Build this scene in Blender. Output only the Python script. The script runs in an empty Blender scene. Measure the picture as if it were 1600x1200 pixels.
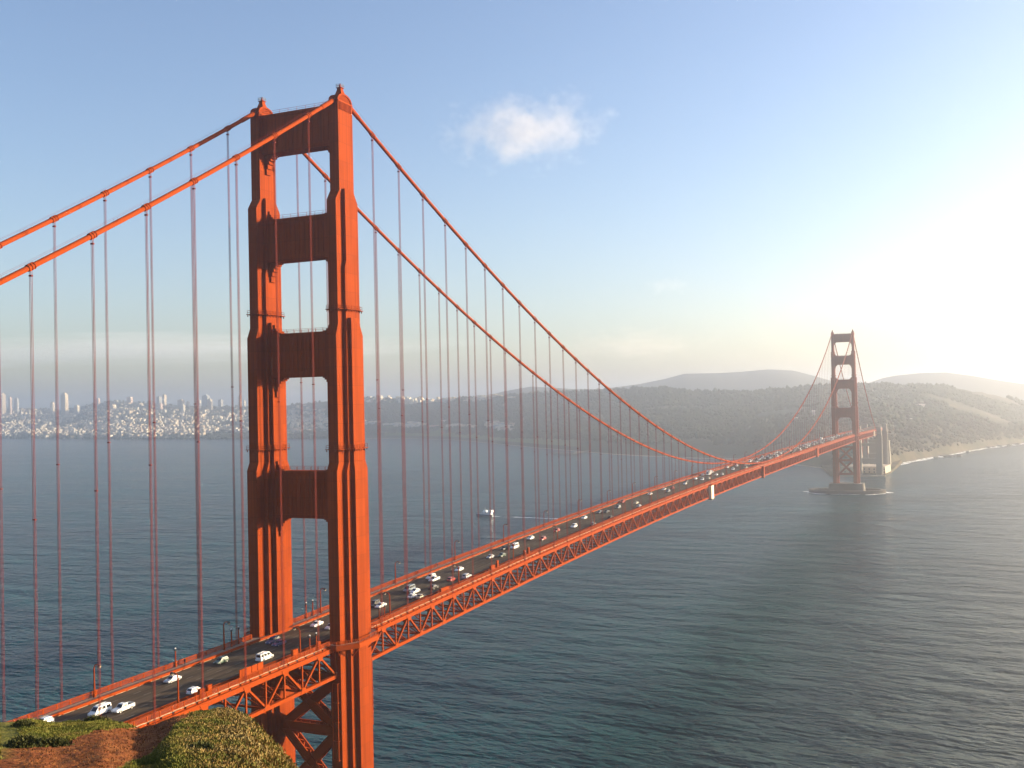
import bpy, bmesh, math, random
import numpy as np
from mathutils import Vector, Matrix, Quaternion, noise as mnoise

random.seed(7)
rng = np.random.default_rng(11)
scene = bpy.context.scene
C = scene.collection

# ------------------------------------------------------------------ camera
YAW, PITCH, ROLL, FPX = -0.42447, 0.01765, -0.02277, 1628.6
EYE = np.array([178.75, -250.53, 137.31])
fw = np.array([math.sin(YAW)*math.cos(PITCH), math.cos(YAW)*math.cos(PITCH), math.sin(PITCH)])
rt = np.array([math.cos(YAW), -math.sin(YAW), 0.0]); up = np.cross(rt, fw)
rt, up = rt*math.cos(ROLL)+up*math.sin(ROLL), -rt*math.sin(ROLL)+up*math.cos(ROLL)
cam = bpy.data.cameras.new('camera'); camo = bpy.data.objects.new('camera', cam); C.objects.link(camo)
M = Matrix.Identity(4)
for i in range(3):
    M[i][0], M[i][1], M[i][2], M[i][3] = rt[i], up[i], -fw[i], EYE[i]
camo.matrix_world = M
cam.sensor_width = 36.0; cam.lens = FPX/1600*36; cam.clip_start = 1.0; cam.clip_end = 60000
scene.camera = camo

# ------------------------------------------------------------------ sky, sun, exposure
SUN_EL, SUN_AZ = math.radians(11.0), math.radians(49.0)     # azimuth from +Y (south along the bridge) towards +X (ocean)
world = bpy.data.worlds.new('World'); scene.world = world; world.use_nodes = True
wn = world.node_tree; wn.nodes.clear()
sky = wn.nodes.new('ShaderNodeTexSky'); sky.sky_type = 'NISHITA'; sky.sun_disc = False
sky.sun_elevation = SUN_EL; sky.sun_rotation = SUN_AZ; sky.altitude = 100
sky.air_density = 1.0; sky.dust_density = 1.3; sky.ozone_density = 1.0
bg = wn.nodes.new('ShaderNodeBackground'); bg.inputs['Strength'].default_value = 0.08
wo = wn.nodes.new('ShaderNodeOutputWorld')
tintn = wn.nodes.new('ShaderNodeMix'); tintn.data_type = 'RGBA'; tintn.blend_type = 'MULTIPLY'; tintn.inputs[0].default_value = 1.0
tintn.inputs[7].default_value = (.93, .96, 1.13, 1)      # cool the whole sky evenly
wn.links.new(sky.outputs[0], tintn.inputs[6]); wn.links.new(tintn.outputs[2], bg.inputs[0]); wn.links.new(bg.outputs[0], wo.inputs[0])
sl = bpy.data.lights.new('sun', 'SUN'); sl.energy = 5.0; sl.angle = math.radians(0.5); sl.color = (1.0, 0.80, 0.52)
so = bpy.data.objects.new('sun', sl); C.objects.link(so)
SDIR = Vector((math.cos(SUN_EL)*math.sin(SUN_AZ), math.cos(SUN_EL)*math.cos(SUN_AZ), math.sin(SUN_EL)))
so.rotation_mode = 'QUATERNION'; so.rotation_quaternion = SDIR.to_track_quat('Z', 'Y'); so.location = (600, 300, 500)
vs = scene.view_settings
vs.view_transform = 'Standard'; vs.look = 'None'; vs.exposure = 1.6; vs.gamma = 1.0; vs.use_curve_mapping = False
scene.render.engine = 'CYCLES'
cy = scene.cycles
cy.use_denoising = True
cy.max_bounces = 6; cy.diffuse_bounces = 2; cy.glossy_bounces = 3; cy.transmission_bounces = 2; cy.volume_bounces = 1
cy.transparent_max_bounces = 8
HAZE_DENSITY, HAZE_G = 0.00018, 0.8

# ------------------------------------------------------------------ helpers
def ray(u, v):
    d = fw*FPX + rt*(u-800) - up*(v-600)
    return d/np.linalg.norm(d)
def at_range(u, v, r):            # the surveyed point at horizontal range r along a bearing
    d = ray(u, v); return EYE + d*(r/math.hypot(d[0], d[1]))
def on_plane(u, v, z=0.0):
    d = ray(u, v); return EYE + d*((z-EYE[2])/d[2])

def prop(o, label=None, cat=None, group=None, kind=None):
    if label: o['label'] = label
    if cat: o['category'] = cat
    if group: o['group'] = group
    if kind: o['kind'] = kind
    return o
def empty(name, loc=(0, 0, 0), label=None, cat=None, group=None, rz=0.0):
    o = bpy.data.objects.new(name, None); C.objects.link(o); o.location = loc; o.rotation_euler.z = rz
    o.empty_display_size = 1
    return prop(o, label, cat, group)
def link(name, me, mat=None, parent=None):
    o = bpy.data.objects.new(name, me); C.objects.link(o)
    if mat and not me.materials: me.materials.append(mat)
    if parent: o.parent = parent
    return o

class MB:
    def __init__(s): s.v = []; s.f = []
    def add(s, vs_, fs_):
        b = len(s.v); s.v += [tuple(map(float, p)) for p in vs_]; s.f += [tuple(i+b for i in f) for f in fs_]; return s
    def box(s, c, d):
        x, y, z = c; a, b, h = d[0]/2, d[1]/2, d[2]/2
        P = [(x+i*a, y+j*b, z+k*h) for k in (-1, 1) for j in (-1, 1) for i in (-1, 1)]
        return s.add(P, [(0,2,3,1),(4,5,7,6),(0,1,5,4),(2,6,7,3),(0,4,6,2),(1,3,7,5)])
    def beam(s, p, q, w, h=None, ref=(0, 0, 1)):
        h = h or w; p, q = Vector(p), Vector(q); d = (q-p).normalized(); r = Vector(ref)
        if abs(d.dot(r)) > .98: r = Vector((1, 0, 0))
        a = d.cross(r).normalized(); b = a.cross(d)
        P = [e+a*(i*w/2)+b*(j*h/2) for e in (p, q) for j in (-1, 1) for i in (-1, 1)]
        return s.add(P, [(0,1,3,2),(4,6,7,5),(0,4,5,1),(2,3,7,6),(0,2,6,4),(1,5,7,3)])
    def tube(s, pts, r, n=8, cap=True):
        pts = [Vector(p) for p in pts]; rings = []
        for i, p in enumerate(pts):
            d = (pts[min(i+1, len(pts)-1)]-pts[max(i-1, 0)]).normalized()
            ref = Vector((1, 0, 0)) if abs(d.x) < .9 else Vector((0, 0, 1))
            a = d.cross(ref).normalized(); b = d.cross(a)
            rr = r[i] if isinstance(r, (list, tuple)) else r
            rings.append([p+a*(rr*math.cos(t))+b*(rr*math.sin(t)) for t in [2*math.pi*k/n for k in range(n)]])
        fs_ = [(i*n+k, i*n+(k+1) % n, (i+1)*n+(k+1) % n, (i+1)*n+k) for i in range(len(pts)-1) for k in range(n)]
        if cap: fs_ += [tuple(range(n))[::-1], tuple((len(pts)-1)*n+k for k in range(n))]
        return s.add([v for R in rings for v in R], fs_)
    def lathe(s, prof, c=(0, 0, 0), n=12):
        P = [(c[0]+r*math.cos(2*math.pi*k/n), c[1]+r*math.sin(2*math.pi*k/n), c[2]+z) for r, z in prof for k in range(n)]
        m = len(prof)
        fs_ = [(i*n+k, i*n+(k+1) % n, (i+1)*n+(k+1) % n, (i+1)*n+k) for i in range(m-1) for k in range(n)]
        fs_ += [tuple(range(n))[::-1], tuple((m-1)*n+k for k in range(n))]
        return s.add(P, fs_)
    def rings(s, R, cap=True):      # loft equal-length rings
        n = len(R[0]); m = len(R)
        fs_ = [(i*n+k, i*n+(k+1) % n, (i+1)*n+(k+1) % n, (i+1)*n+k) for i in range(m-1) for k in range(n)]
        if cap: fs_ += [tuple(range(n))[::-1], tuple((m-1)*n+k for k in range(n))]
        return s.add([p for r in R for p in r], fs_)
    def sweep(s, prof, ys, zf):     # (x, z) profile carried along Y, z offset zf(y)
        return s.rings([[(x, y, z+zf(y)) for x, z in prof] for y in ys])
    def build(s, name, mat=None, parent=None, smooth=False):
        me = bpy.data.meshes.new(name); me.from_pydata(s.v, [], s.f)
        bm = bmesh.new(); bm.from_mesh(me); bmesh.ops.recalc_face_normals(bm, faces=bm.faces); bm.to_mesh(me); bm.free()
        if smooth: me.polygons.foreach_set('use_smooth', [True]*len(me.polygons))
        return link(name, me, mat, parent)

def material(name, color, rough=.6, metal=0.0, var=.12, scale=.4, bump=0.0, bscale=8.0, spec=.5):
    m = bpy.data.materials.new(name); m.use_nodes = True; nt = m.node_tree
    b = nt.nodes['Principled BSDF']; b.inputs['Roughness'].default_value = rough; b.inputs['Metallic'].default_value = metal
    b.inputs['Specular IOR Level'].default_value = spec
    tc = nt.nodes.new('ShaderNodeTexCoord')
    nz = nt.nodes.new('ShaderNodeTexNoise'); nz.inputs['Scale'].default_value = scale; nz.inputs['Detail'].default_value = 5
    nt.links.new(tc.outputs['Object'], nz.inputs['Vector'])
    mx = nt.nodes.new('ShaderNodeMix'); mx.data_type = 'RGBA'
    mx.inputs[6].default_value = (*[c*(1-var) for c in color], 1); mx.inputs[7].default_value = (*[min(1, c*(1+var)) for c in color], 1)
    nt.links.new(nz.outputs['Fac'], mx.inputs[0]); nt.links.new(mx.outputs[2], b.inputs['Base Color'])
    if bump:
        n2 = nt.nodes.new('ShaderNodeTexNoise'); n2.inputs['Scale'].default_value = bscale; n2.inputs['Detail'].default_value = 6
        nt.links.new(tc.outputs['Object'], n2.inputs['Vector'])
        bp = nt.nodes.new('ShaderNodeBump'); bp.inputs['Strength'].default_value = bump; bp.inputs['Distance'].default_value = .2
        nt.links.new(n2.outputs['Fac'], bp.inputs['Height']); nt.links.new(bp.outputs[0], b.inputs['Normal'])
    return m

def painted_steel(name, color, plates=False):
    m = material(name, color, rough=.8, var=.10, scale=.25, spec=.05); nt = m.node_tree; b = nt.nodes['Principled BSDF']
    if plates:      # plate seams and faint rain streaks
        mx = [n for n in nt.nodes if n.type == 'MIX'][0]
        tc = [n for n in nt.nodes if n.type == 'TEX_COORD'][0]
        mp = nt.nodes.new('ShaderNodeMapping'); mp.inputs['Scale'].default_value = (1.3, 1.3, .03)
        nz = nt.nodes.new('ShaderNodeTexNoise'); nz.inputs['Scale'].default_value = 1.0; nz.inputs['Detail'].default_value = 4
        nt.links.new(tc.outputs['Object'], mp.inputs[0]); nt.links.new(mp.outputs[0], nz.inputs['Vector'])
        sx = nt.nodes.new('ShaderNodeSeparateXYZ'); nt.links.new(tc.outputs['Object'], sx.inputs[0])
        ad = nt.nodes.new('ShaderNodeMath'); ad.operation = 'ADD'; nt.links.new(sx.outputs[0], ad.inputs[0]); nt.links.new(sx.outputs[1], ad.inputs[1])
        cb = nt.nodes.new('ShaderNodeCombineXYZ'); nt.links.new(ad.outputs[0], cb.inputs[0]); nt.links.new(sx.outputs[2], cb.inputs[1])
        rp = nt.nodes.new('ShaderNodeTexBrick'); rp.inputs['Scale'].default_value = 1.0; rp.inputs['Brick Width'].default_value = 3.2; rp.inputs['Row Height'].default_value = 5.3
        rp.inputs['Mortar Size'].default_value = .05; rp.inputs['Mortar Smooth'].default_value = .3; rp.offset = 0.0
        rp.inputs['Color1'].default_value = (1, 1, 1, 1); rp.inputs['Color2'].default_value = (.86, .86, .86, 1); rp.inputs['Mortar'].default_value = (.6, .58, .58, 1)
        nt.links.new(cb.outputs[0], rp.inputs['Vector'])
        r2 = nt.nodes.new('ShaderNodeValToRGB'); r2.color_ramp.elements[0].position = .3; r2.color_ramp.elements[0].color = (.70, .66, .64, 1)
        r2.color_ramp.elements[1].position = .6; r2.color_ramp.elements[1].color = (1, 1, 1, 1)
        nt.links.new(nz.outputs['Fac'], r2.inputs[0])
        m1 = nt.nodes.new('ShaderNodeMix'); m1.data_type = 'RGBA'; m1.blend_type = 'MULTIPLY'; m1.inputs[0].default_value = 1
        m2 = nt.nodes.new('ShaderNodeMix'); m2.data_type = 'RGBA'; m2.blend_type = 'MULTIPLY'; m2.inputs[0].default_value = 1
        nt.links.new(mx.outputs[2], m1.inputs[6]); nt.links.new(rp.outputs[0], m1.inputs[7])
        nt.links.new(m1.outputs[2], m2.inputs[6]); nt.links.new(r2.outputs[0], m2.inputs[7])
        nt.links.new(m2.outputs[2], b.inputs['Base Color'])
    return m

ORANGE = (.25, .038, .003)
M_TOWER = painted_steel('tower_paint', ORANGE, True)
M_STEEL = painted_steel('bridge_paint', ORANGE)
M_ROPE = material('rope_paint', (.17, .026, .018), rough=.8, spec=.1)
M_ASPH = material('asphalt', (.088, .066, .045), rough=.95, spec=.1, var=.25, scale=.15, bump=.1, bscale=20)
def asphalt_wear():
    nt = M_ASPH.node_tree; mx = [n for n in nt.nodes if n.type == 'MIX'][0]; tc = [n for n in nt.nodes if n.type == 'TEX_COORD'][0]; b = nt.nodes['Principled BSDF']
    mp = nt.nodes.new('ShaderNodeMapping'); mp.inputs['Scale'].default_value = (1.1, .012, 1)
    n = nt.nodes.new('ShaderNodeTexNoise'); n.inputs['Scale'].default_value = 1.0; n.inputs['Detail'].default_value = 4
    nt.links.new(tc.outputs['Object'], mp.inputs[0]); nt.links.new(mp.outputs[0], n.inputs['Vector'])
    r = nt.nodes.new('ShaderNodeValToRGB'); r.color_ramp.elements[0].position = .35; r.color_ramp.elements[0].color = (.62, .62, .62, 1); r.color_ramp.elements[1].position = .65; r.color_ramp.elements[1].color = (1.2, 1.2, 1.2, 1)
    nt.links.new(n.outputs['Fac'], r.inputs[0]); m = nt.nodes.new('ShaderNodeMix'); m.data_type = 'RGBA'; m.blend_type = 'MULTIPLY'; m.inputs[0].default_value = 1
    nt.links.new(mx.outputs[2], m.inputs[6]); nt.links.new(r.outputs[0], m.inputs[7]); nt.links.new(m.outputs[2], b.inputs['Base Color'])
asphalt_wear()
M_WALK = material('concrete_walk', (.32, .21, .14), rough=.9, var=.15)
M_CONC = material('concrete', (.24, .21, .17), rough=.85, var=.15, scale=.05)
M_WHITE = material('white_paint', (.78, .77, .74), rough=.4, var=.03)
M_LINE = material('lane_paint', (.22, .20, .16), rough=.8, var=.2)
M_GLASS = material('dark_glass', (.012, .014, .018), rough=.08, var=.1)
M_TYRE = material('tyre_rubber', (.02, .02, .02), rough=.9)
M_RIM = material('wheel_rim', (.5, .5, .5), rough=.35, metal=.8)
M_LAMP = material('lamp_lens', (.62, .52, .35), rough=.3)
M_DARK = material('dark_fitting', (.03, .028, .03), rough=.6)
M_PALE = material('pale_canvas', (.72, .62, .45), rough=.8, var=.06)
M_RED = material('red_lens', (.35, .02, .015), rough=.3)
PAINT = {k: material('car_paint_'+k, c, rough=.28, var=.03) for k, c in dict(
    white=(.75, .75, .73), silver=(.42, .43, .44), grey=(.16, .17, .18), black=(.02, .02, .022), blue=(.05, .08, .17),
    red=(.36, .03, .02), green=(.06, .10, .07), bluegrey=(.16, .20, .23), tan=(.42, .36, .26)).items()}

def fbm(x, y, s=1.0, o=4):
    return mnoise.fractal(Vector((x*s, y*s, 3.7)), 1.0, 2.0, o)

# ------------------------------------------------------------------ bridge lines
MAIN, SIDE = 1280.0, 343.0
GAUGE = 13.72
def chord_z(y):
    if y <= 0: return 70.6+.016*y
    if y >= 1280: return 80.0-(y-1280)*.0095
    t = abs(y-640)/640
    a = 70.6+10*(1-t**2.5)
    return a if y < 640 else 80.6-.6*t*t
def road_z(y): return chord_z(y)+.90
def walk_z(y): return chord_z(y)+1.12
def slope(y, d=4.0): return (chord_z(y+d)-chord_z(y-d))/(2*d)
def cable_z(y):
    if 0 <= y <= MAIN: return 226.0-142.3+142.3*((y-640)/640)**2
    s = -y if y < 0 else y-MAIN
    return 226.0-0.6073*s+0.000382*s*s
HANG_MAIN = [15.24*k+1.6*(1-k/42) for k in range(1, 84)]
HANG_N = [-(15.24*k+.55) for k in range(1, 22)]
HANG_S = [MAIN+15.24*k for k in range(1, 20)]
Y0, Y1 = -343.0, MAIN+330.0
YS = sorted(set([Y0+i*7.62 for i in range(int((Y1-Y0)/7.62)+1)]+[Y1]))

# ------------------------------------------------------------------ water
def water_material():
    m = bpy.data.materials.new('sea_water'); m.use_nodes = True; nt = m.node_tree; b = nt.nodes['Principled BSDF']
    b.inputs['IOR'].default_value = 1.33; b.inputs['Specular IOR Level'].default_value = .12
    tc = nt.nodes.new('ShaderNodeTexCoord')
    def nz(scale, det, rot=0.0, sx=1.0, sy=1.0):
        mp = nt.nodes.new('ShaderNodeMapping'); mp.inputs['Rotation'].default_value = (0, 0, rot); mp.inputs['Scale'].default_value = (sx, sy, 1)
        n = nt.nodes.new('ShaderNodeTexNoise'); n.inputs['Scale'].default_value = scale; n.inputs['Detail'].default_value = det
        n.inputs['Roughness'].default_value = .55
        nt.links.new(tc.outputs['Object'], mp.inputs[0]); nt.links.new(mp.outputs[0], n.inputs['Vector']); return n
    big = nz(.004, 4, .5, 1, 2.2)
    cr = nt.nodes.new('ShaderNodeValToRGB')
    cr.color_ramp.elements[0].position = .35; cr.color_ramp.elements[0].color = (.0, .030, .048, 1)
    cr.color_ramp.elements[1].position = .70; cr.color_ramp.elements[1].color = (.001, .054, .064, 1)
    nt.links.new(big.outputs['Fac'], cr.inputs[0])
    cr2 = nt.nodes.new('ShaderNodeValToRGB'); cr2.color_ramp.elements[0].position = .35; cr2.color_ramp.elements[0].color = (.046, .050, .038, 1)
    cr2.color_ramp.elements[1].position = .70; cr2.color_ramp.elements[1].color = (.085, .076, .058, 1); nt.links.new(big.outputs['Fac'], cr2.inputs[0])
    sep = nt.nodes.new('ShaderNodeSeparateXYZ'); nt.links.new(tc.outputs['Object'], sep.inputs[0])
    sd = nt.nodes.new('ShaderNodeMapRange'); sd.interpolation_type = 'SMOOTHSTEP'; sd.inputs['From Min'].default_value = -40; sd.inputs['From Max'].default_value = 340; nt.links.new(sep.outputs[0], sd.inputs['Value'])
    west_mix = nt.nodes.new('ShaderNodeMix'); west_mix.data_type = 'RGBA'; nt.links.new(sd.outputs[0], west_mix.inputs[0])      # lighter, browner base colour west of the bridge, teal east of it
    nt.links.new(cr.outputs[0], west_mix.inputs[6]); nt.links.new(cr2.outputs[0], west_mix.inputs[7]); nt.links.new(west_mix.outputs[2], b.inputs['Base Color'])
    # a long wavering lane off the far pier, darkened by a lower specular level
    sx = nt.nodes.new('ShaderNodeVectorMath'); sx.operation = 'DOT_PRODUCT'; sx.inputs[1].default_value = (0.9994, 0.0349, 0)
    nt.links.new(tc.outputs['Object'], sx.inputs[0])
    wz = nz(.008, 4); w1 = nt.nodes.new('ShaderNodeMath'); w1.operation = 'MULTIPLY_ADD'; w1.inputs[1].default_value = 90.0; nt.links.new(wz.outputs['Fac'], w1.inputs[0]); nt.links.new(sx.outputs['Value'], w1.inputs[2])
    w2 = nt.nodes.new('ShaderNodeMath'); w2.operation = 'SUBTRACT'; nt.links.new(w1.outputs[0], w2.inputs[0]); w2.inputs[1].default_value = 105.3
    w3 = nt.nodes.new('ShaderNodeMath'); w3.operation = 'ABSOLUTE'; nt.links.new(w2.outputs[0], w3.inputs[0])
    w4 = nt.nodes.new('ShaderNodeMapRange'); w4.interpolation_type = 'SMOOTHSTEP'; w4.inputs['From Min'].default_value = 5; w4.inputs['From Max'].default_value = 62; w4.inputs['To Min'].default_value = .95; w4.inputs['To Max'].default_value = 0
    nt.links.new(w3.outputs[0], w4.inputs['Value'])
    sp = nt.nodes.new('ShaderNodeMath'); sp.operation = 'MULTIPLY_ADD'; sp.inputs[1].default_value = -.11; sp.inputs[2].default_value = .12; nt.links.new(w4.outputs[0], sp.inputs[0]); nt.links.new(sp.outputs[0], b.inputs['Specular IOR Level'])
    rr = nt.nodes.new('ShaderNodeMapRange'); rr.inputs['To Min'].default_value = .04; rr.inputs['To Max'].default_value = .30
    nt.links.new(big.outputs['Fac'], rr.inputs['Value']); nt.links.new(rr.outputs[0], b.inputs['Roughness'])
    prev = None
    for sc, de, ro, sx, sy, dist, st in ((.02, 3, .35, 1, 2.2, 12.0, 1.0), (.13, 2, .55, 1, 2.2, 2.8, 1.0), (.45, 3, .4, 1, 1.8, .6, 1.0)):
        n = nz(sc, de, ro, sx, sy); bp = nt.nodes.new('ShaderNodeBump')
        bp.inputs['Distance'].default_value = dist; bp.inputs['Strength'].default_value = st
        nt.links.new(n.outputs['Fac'], bp.inputs['Height'])
        if prev: nt.links.new(prev.outputs[0], bp.inputs['Normal'])
        prev = bp
    nt.links.new(prev.outputs[0], b.inputs['Normal'])
    return m
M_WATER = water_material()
W = 15000
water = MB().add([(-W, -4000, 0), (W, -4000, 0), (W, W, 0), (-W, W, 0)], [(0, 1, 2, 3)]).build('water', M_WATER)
prop(water, kind='structure')

# ------------------------------------------------------------------ far land
def land_material(name, stops, scale=.004, rough=.95):
    m = bpy.data.materials.new(name); m.use_nodes = True; nt = m.node_tree; b = nt.nodes['Principled BSDF']
    b.inputs['Roughness'].default_value = rough; b.inputs['Specular IOR Level'].default_value = .1
    tc = nt.nodes.new('ShaderNodeTexCoord'); n = nt.nodes.new('ShaderNodeTexNoise')
    n.inputs['Scale'].default_value = scale; n.inputs['Detail'].default_value = 8; n.inputs['Roughness'].default_value = .62
    nt.links.new(tc.outputs['Object'], n.inputs['Vector'])
    cr = nt.nodes.new('ShaderNodeValToRGB')
    while len(cr.color_ramp.elements) < len(stops): cr.color_ramp.elements.new(.5)
    for e, (p, c) in zip(cr.color_ramp.elements, stops): e.position = p; e.color = (*c, 1)
    nt.links.new(n.outputs['Fac'], cr.inputs[0]); nt.links.new(cr.outputs[0], b.inputs['Base Color'])
    return m
M_LAND = land_material('wooded_ground', [(.3, (.045, .052, .030)), (.5, (.075, .08, .045)), (.62, (.12, .11, .07)), (.75, (.06, .07, .04))])
M_CLIFF = land_material('bluff_ground', [(.3, (.025, .028, .014)), (.48, (.055, .052, .028)), (.6, (.11, .085, .055)), (.75, (.045, .045, .022))], .012)
M_FAR = land_material('far_hills', [(.3, (.04, .05, .03)), (.7, (.09, .09, .06))], .002)
M_BEACH = material('beach_sand', (.36, .31, .22), rough=.95, var=.2, scale=.02)
M_FIELD = material('field_grass', (.14, .16, .05), rough=.95, var=.2, scale=.02)

SHORE = [(-400, 683, 0), (0, 686, 0), (200, 687.5, 0), (400, 687, 0), (560, 685.5, 0), (640, 685.5, 0), (700, 687, 0), (780, 694, 0), (840, 700, 0), (900, 705, 0), (960, 710, 0),
         (1000, 712, 0), (1090, 716, 0), (1150, 717, 0), (1200, 722, 0), (1250, 727, 0), (1290, 732, 0), (1340, 737, 0), (1372, 734, 0), (1390, 728, 0),
         (1420, 721, 0), (1480, 711, 0), (1540, 700, 0), (1600, 693, 0), (1720, 684, 0), (1900, 676, 0)]
RIDGE = [(-400, 642, 9900), (0, 637, 9200), (50, 638, 8900), (100, 640, 8500), (130, 634, 8200), (180, 626, 7800), (230, 630, 7500), (280, 633, 7300), (330, 635, 7100),
         (390, 636, 6800), (440, 634, 6400), (500, 628, 6000), (567, 621, 5400), (640, 625, 5200), (700, 624, 5000), (760, 620, 4800), (800, 618, 4600), (860, 613, 4400),
         (900, 611, 4300), (960, 609, 4200), (1000, 607, 4100), (1040, 606, 4050), (1060, 610, 4000), (1100, 612, 4000), (1130, 611, 3950), (1170, 613, 3900),
         (1200, 610, 3900), (1240, 607, 3850), (1280, 603, 3800), (1340, 602, 3800), (1380, 600, 3800), (1400, 602, 3800), (1412, 606, 3800), (1425, 602, 3800),
         (1450, 602, 3850), (1480, 605, 3900), (1500, 608, 3950), (1540, 614, 4050), (1580, 623, 4200), (1600, 627, 4300), (1720, 642, 4600), (1900, 655, 5000)]
su = [s[0] for s in SHORE]
sr = [float(np.hypot(*(on_plane(u, v)-EYE)[:2])) for u, v, _ in SHORE]
ru = [r[0] for r in RIDGE]; rd = [r[2] for r in RIDGE]
rz_ = [float(at_range(*r)[2]) for r in RIDGE]
POWU = [-400, 400, 560, 900, 1150, 1300, 1390, 1600, 1900]; POWV = [1.15, 1.15, 1.1, 1.1, 1.0, .75, .6, .55, .6]
def bearing(u):
    d = ray(u, 640); n = math.hypot(d[0], d[1]); return d[0]/n, d[1]/n
def land_z(u, r):
    s0, R, zr_ = np.interp(u, su, sr), np.interp(u, ru, rd), np.interp(u, ru, rz_)
    if r <= s0: return -4+4*max(0, 1-(s0-r)/60)
    t = (r-s0)/(R-s0)
    if t <= 1:
        flat = min(1, (r-s0)/90)*3
        p = np.interp(u, POWU, POWV)
        z = flat+(zr_-3)*(t**p*(1-.35*t*(1-t)))
        b = bearing(u); x, y = EYE[0]+b[0]*r, EYE[1]+b[1]*r
        z += fbm(x, y, .0018, 5)*26*min(1, t*3)*max(0, (1-t))**.6+fbm(x, y, .009, 3)*5*min(1, t*5)*(1-.5*t)
        if u > 1290: z += -abs(fbm(x+900, y, .006, 4))*34*min(1, t*6)*max(0, 1-t*1.1)+fbm(x, y, .03, 3)*4*min(1, t*6)
        return max(z, 1.5)
    return zr_-(t-1)*(R-s0)*.10
def polar_sheet(name, mat, us, rs_fn, zf, smooth=True):
    vs_, fs_ = [], []; n = None
    for u in us:
        b = bearing(u); rs = rs_fn(u); n = len(rs)
        for r in rs: vs_.append((EYE[0]+b[0]*r, EYE[1]+b[1]*r, zf(u, r)))
    for i in range(len(us)-1):
        for j in range(n-1):
            a = i*n+j; fs_.append((a, a+n, a+n+1, a+1))
    me = bpy.data.meshes.new(name); me.from_pydata(vs_, [], fs_); me.update()
    me.polygons.foreach_set('use_smooth', [smooth]*len(me.polygons))
    return link(name, me, mat)
def land_rs(u):
    s0, R = np.interp(u, su, sr), np.interp(u, ru, rd)
    return [s0-80]+[s0+(R-s0)*t for t in np.linspace(0, 1, 46)**1.25]+[R+k*(R-s0)*.12 for k in (.4, 1, 2, 4)]
o = polar_sheet('terrain', M_LAND, list(range(-400, 1290, 10)), land_rs, land_z); prop(o, kind='structure')
o = polar_sheet('terrain', M_CLIFF, list(range(1280, 1901, 8)), land_rs, land_z); prop(o, kind='structure')
BACK = [(480, 650), (560, 641), (640, 634), (720, 626), (770, 616), (790, 611), (830, 604), (870, 606), (900, 608), (940, 608), (1000, 600), (1040, 592), (1070, 584), (1120, 583),
        (1160, 581), (1203, 577), (1242, 579), (1261, 584), (1290, 592), (1330, 604), (1350, 601), (1380, 591), (1400, 587), (1440, 583), (1480, 582), (1520, 587), (1560, 594), (1600, 600), (1720, 614), (1900, 632)]
bu = [b[0] for b in BACK]; BD = 6600
bz = [float(at_range(b[0], b[1], BD)[2]) for b in BACK]
def back_z(u, r):
    zt = np.interp(u, bu, bz); t = (r-(BD-1100))/1100
    b = bearing(u); x, y = EYE[0]+b[0]*r, EYE[1]+b[1]*r
    base = 20
    if t <= 1: return base+(zt-base)*(math.sin(t*math.pi/2))+fbm(x, y, .004, 4)*12*(1-t)
    return zt-(t-1)*130
o = polar_sheet('hills', M_FAR, list(range(480, 1901, 10)), lambda u: [BD-1100+1100*t for t in np.linspace(0, 1, 16)]+[BD+300, BD+900], back_z)
prop(o, kind='structure')
# low field along the northern shore of the park, and the surf under the bluffs
def strip(name, mat, us, r_in, r_out, dz, n=3):
    return polar_sheet(name, mat, us, lambda u: [np.interp(u, su, sr)+r_in(u)+(r_out(u)-r_in(u))*k/n for k in range(n+1)], dz)
o = strip('field', M_FIELD, list(range(600, 905, 8)), lambda u: 60, lambda u: 330, lambda u, r: land_z(u, r)+1.5); prop(o, kind='structure')
o = strip('beach', M_BEACH, list(range(560, 1301, 8)), lambda u: -18, lambda u: 34, lambda u, r: .35+max(0, (r-np.interp(u, su, sr))*.05)); prop(o, kind='structure')
M_FOAM = bpy.data.materials.new('sea_foam'); M_FOAM.use_nodes = True
def foam_nodes():
    nt = M_FOAM.node_tree; b = nt.nodes['Principled BSDF']; b.inputs['Base Color'].default_value = (.82, .82, .80, 1); b.inputs['Roughness'].default_value = .9
    tc = nt.nodes.new('ShaderNodeTexCoord'); n = nt.nodes.new('ShaderNodeTexNoise'); n.inputs['Scale'].default_value = .06; n.inputs['Detail'].default_value = 6
    nt.links.new(tc.outputs['Object'], n.inputs['Vector'])
    r = nt.nodes.new('ShaderNodeValToRGB'); r.color_ramp.elements[0].position = .36; r.color_ramp.elements[1].position = .52
    nt.links.new(n.outputs['Fac'], r.inputs[0]); nt.links.new(r.outputs[0], b.inputs['Alpha'])
foam_nodes()
o = strip('surf', M_FOAM, list(range(1372, 1800, 6)), lambda u: -22-22*math.sin(u*.11)**2-(16 if u < 1480 else 0), lambda u: 12, lambda u, r: .25+max(0, (r-np.interp(u, su, sr)+2)*.1)); prop(o, kind='stuff')
o['label'] = 'white surf breaking along the foot of the bluffs'; o['category'] = 'surf'

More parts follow.
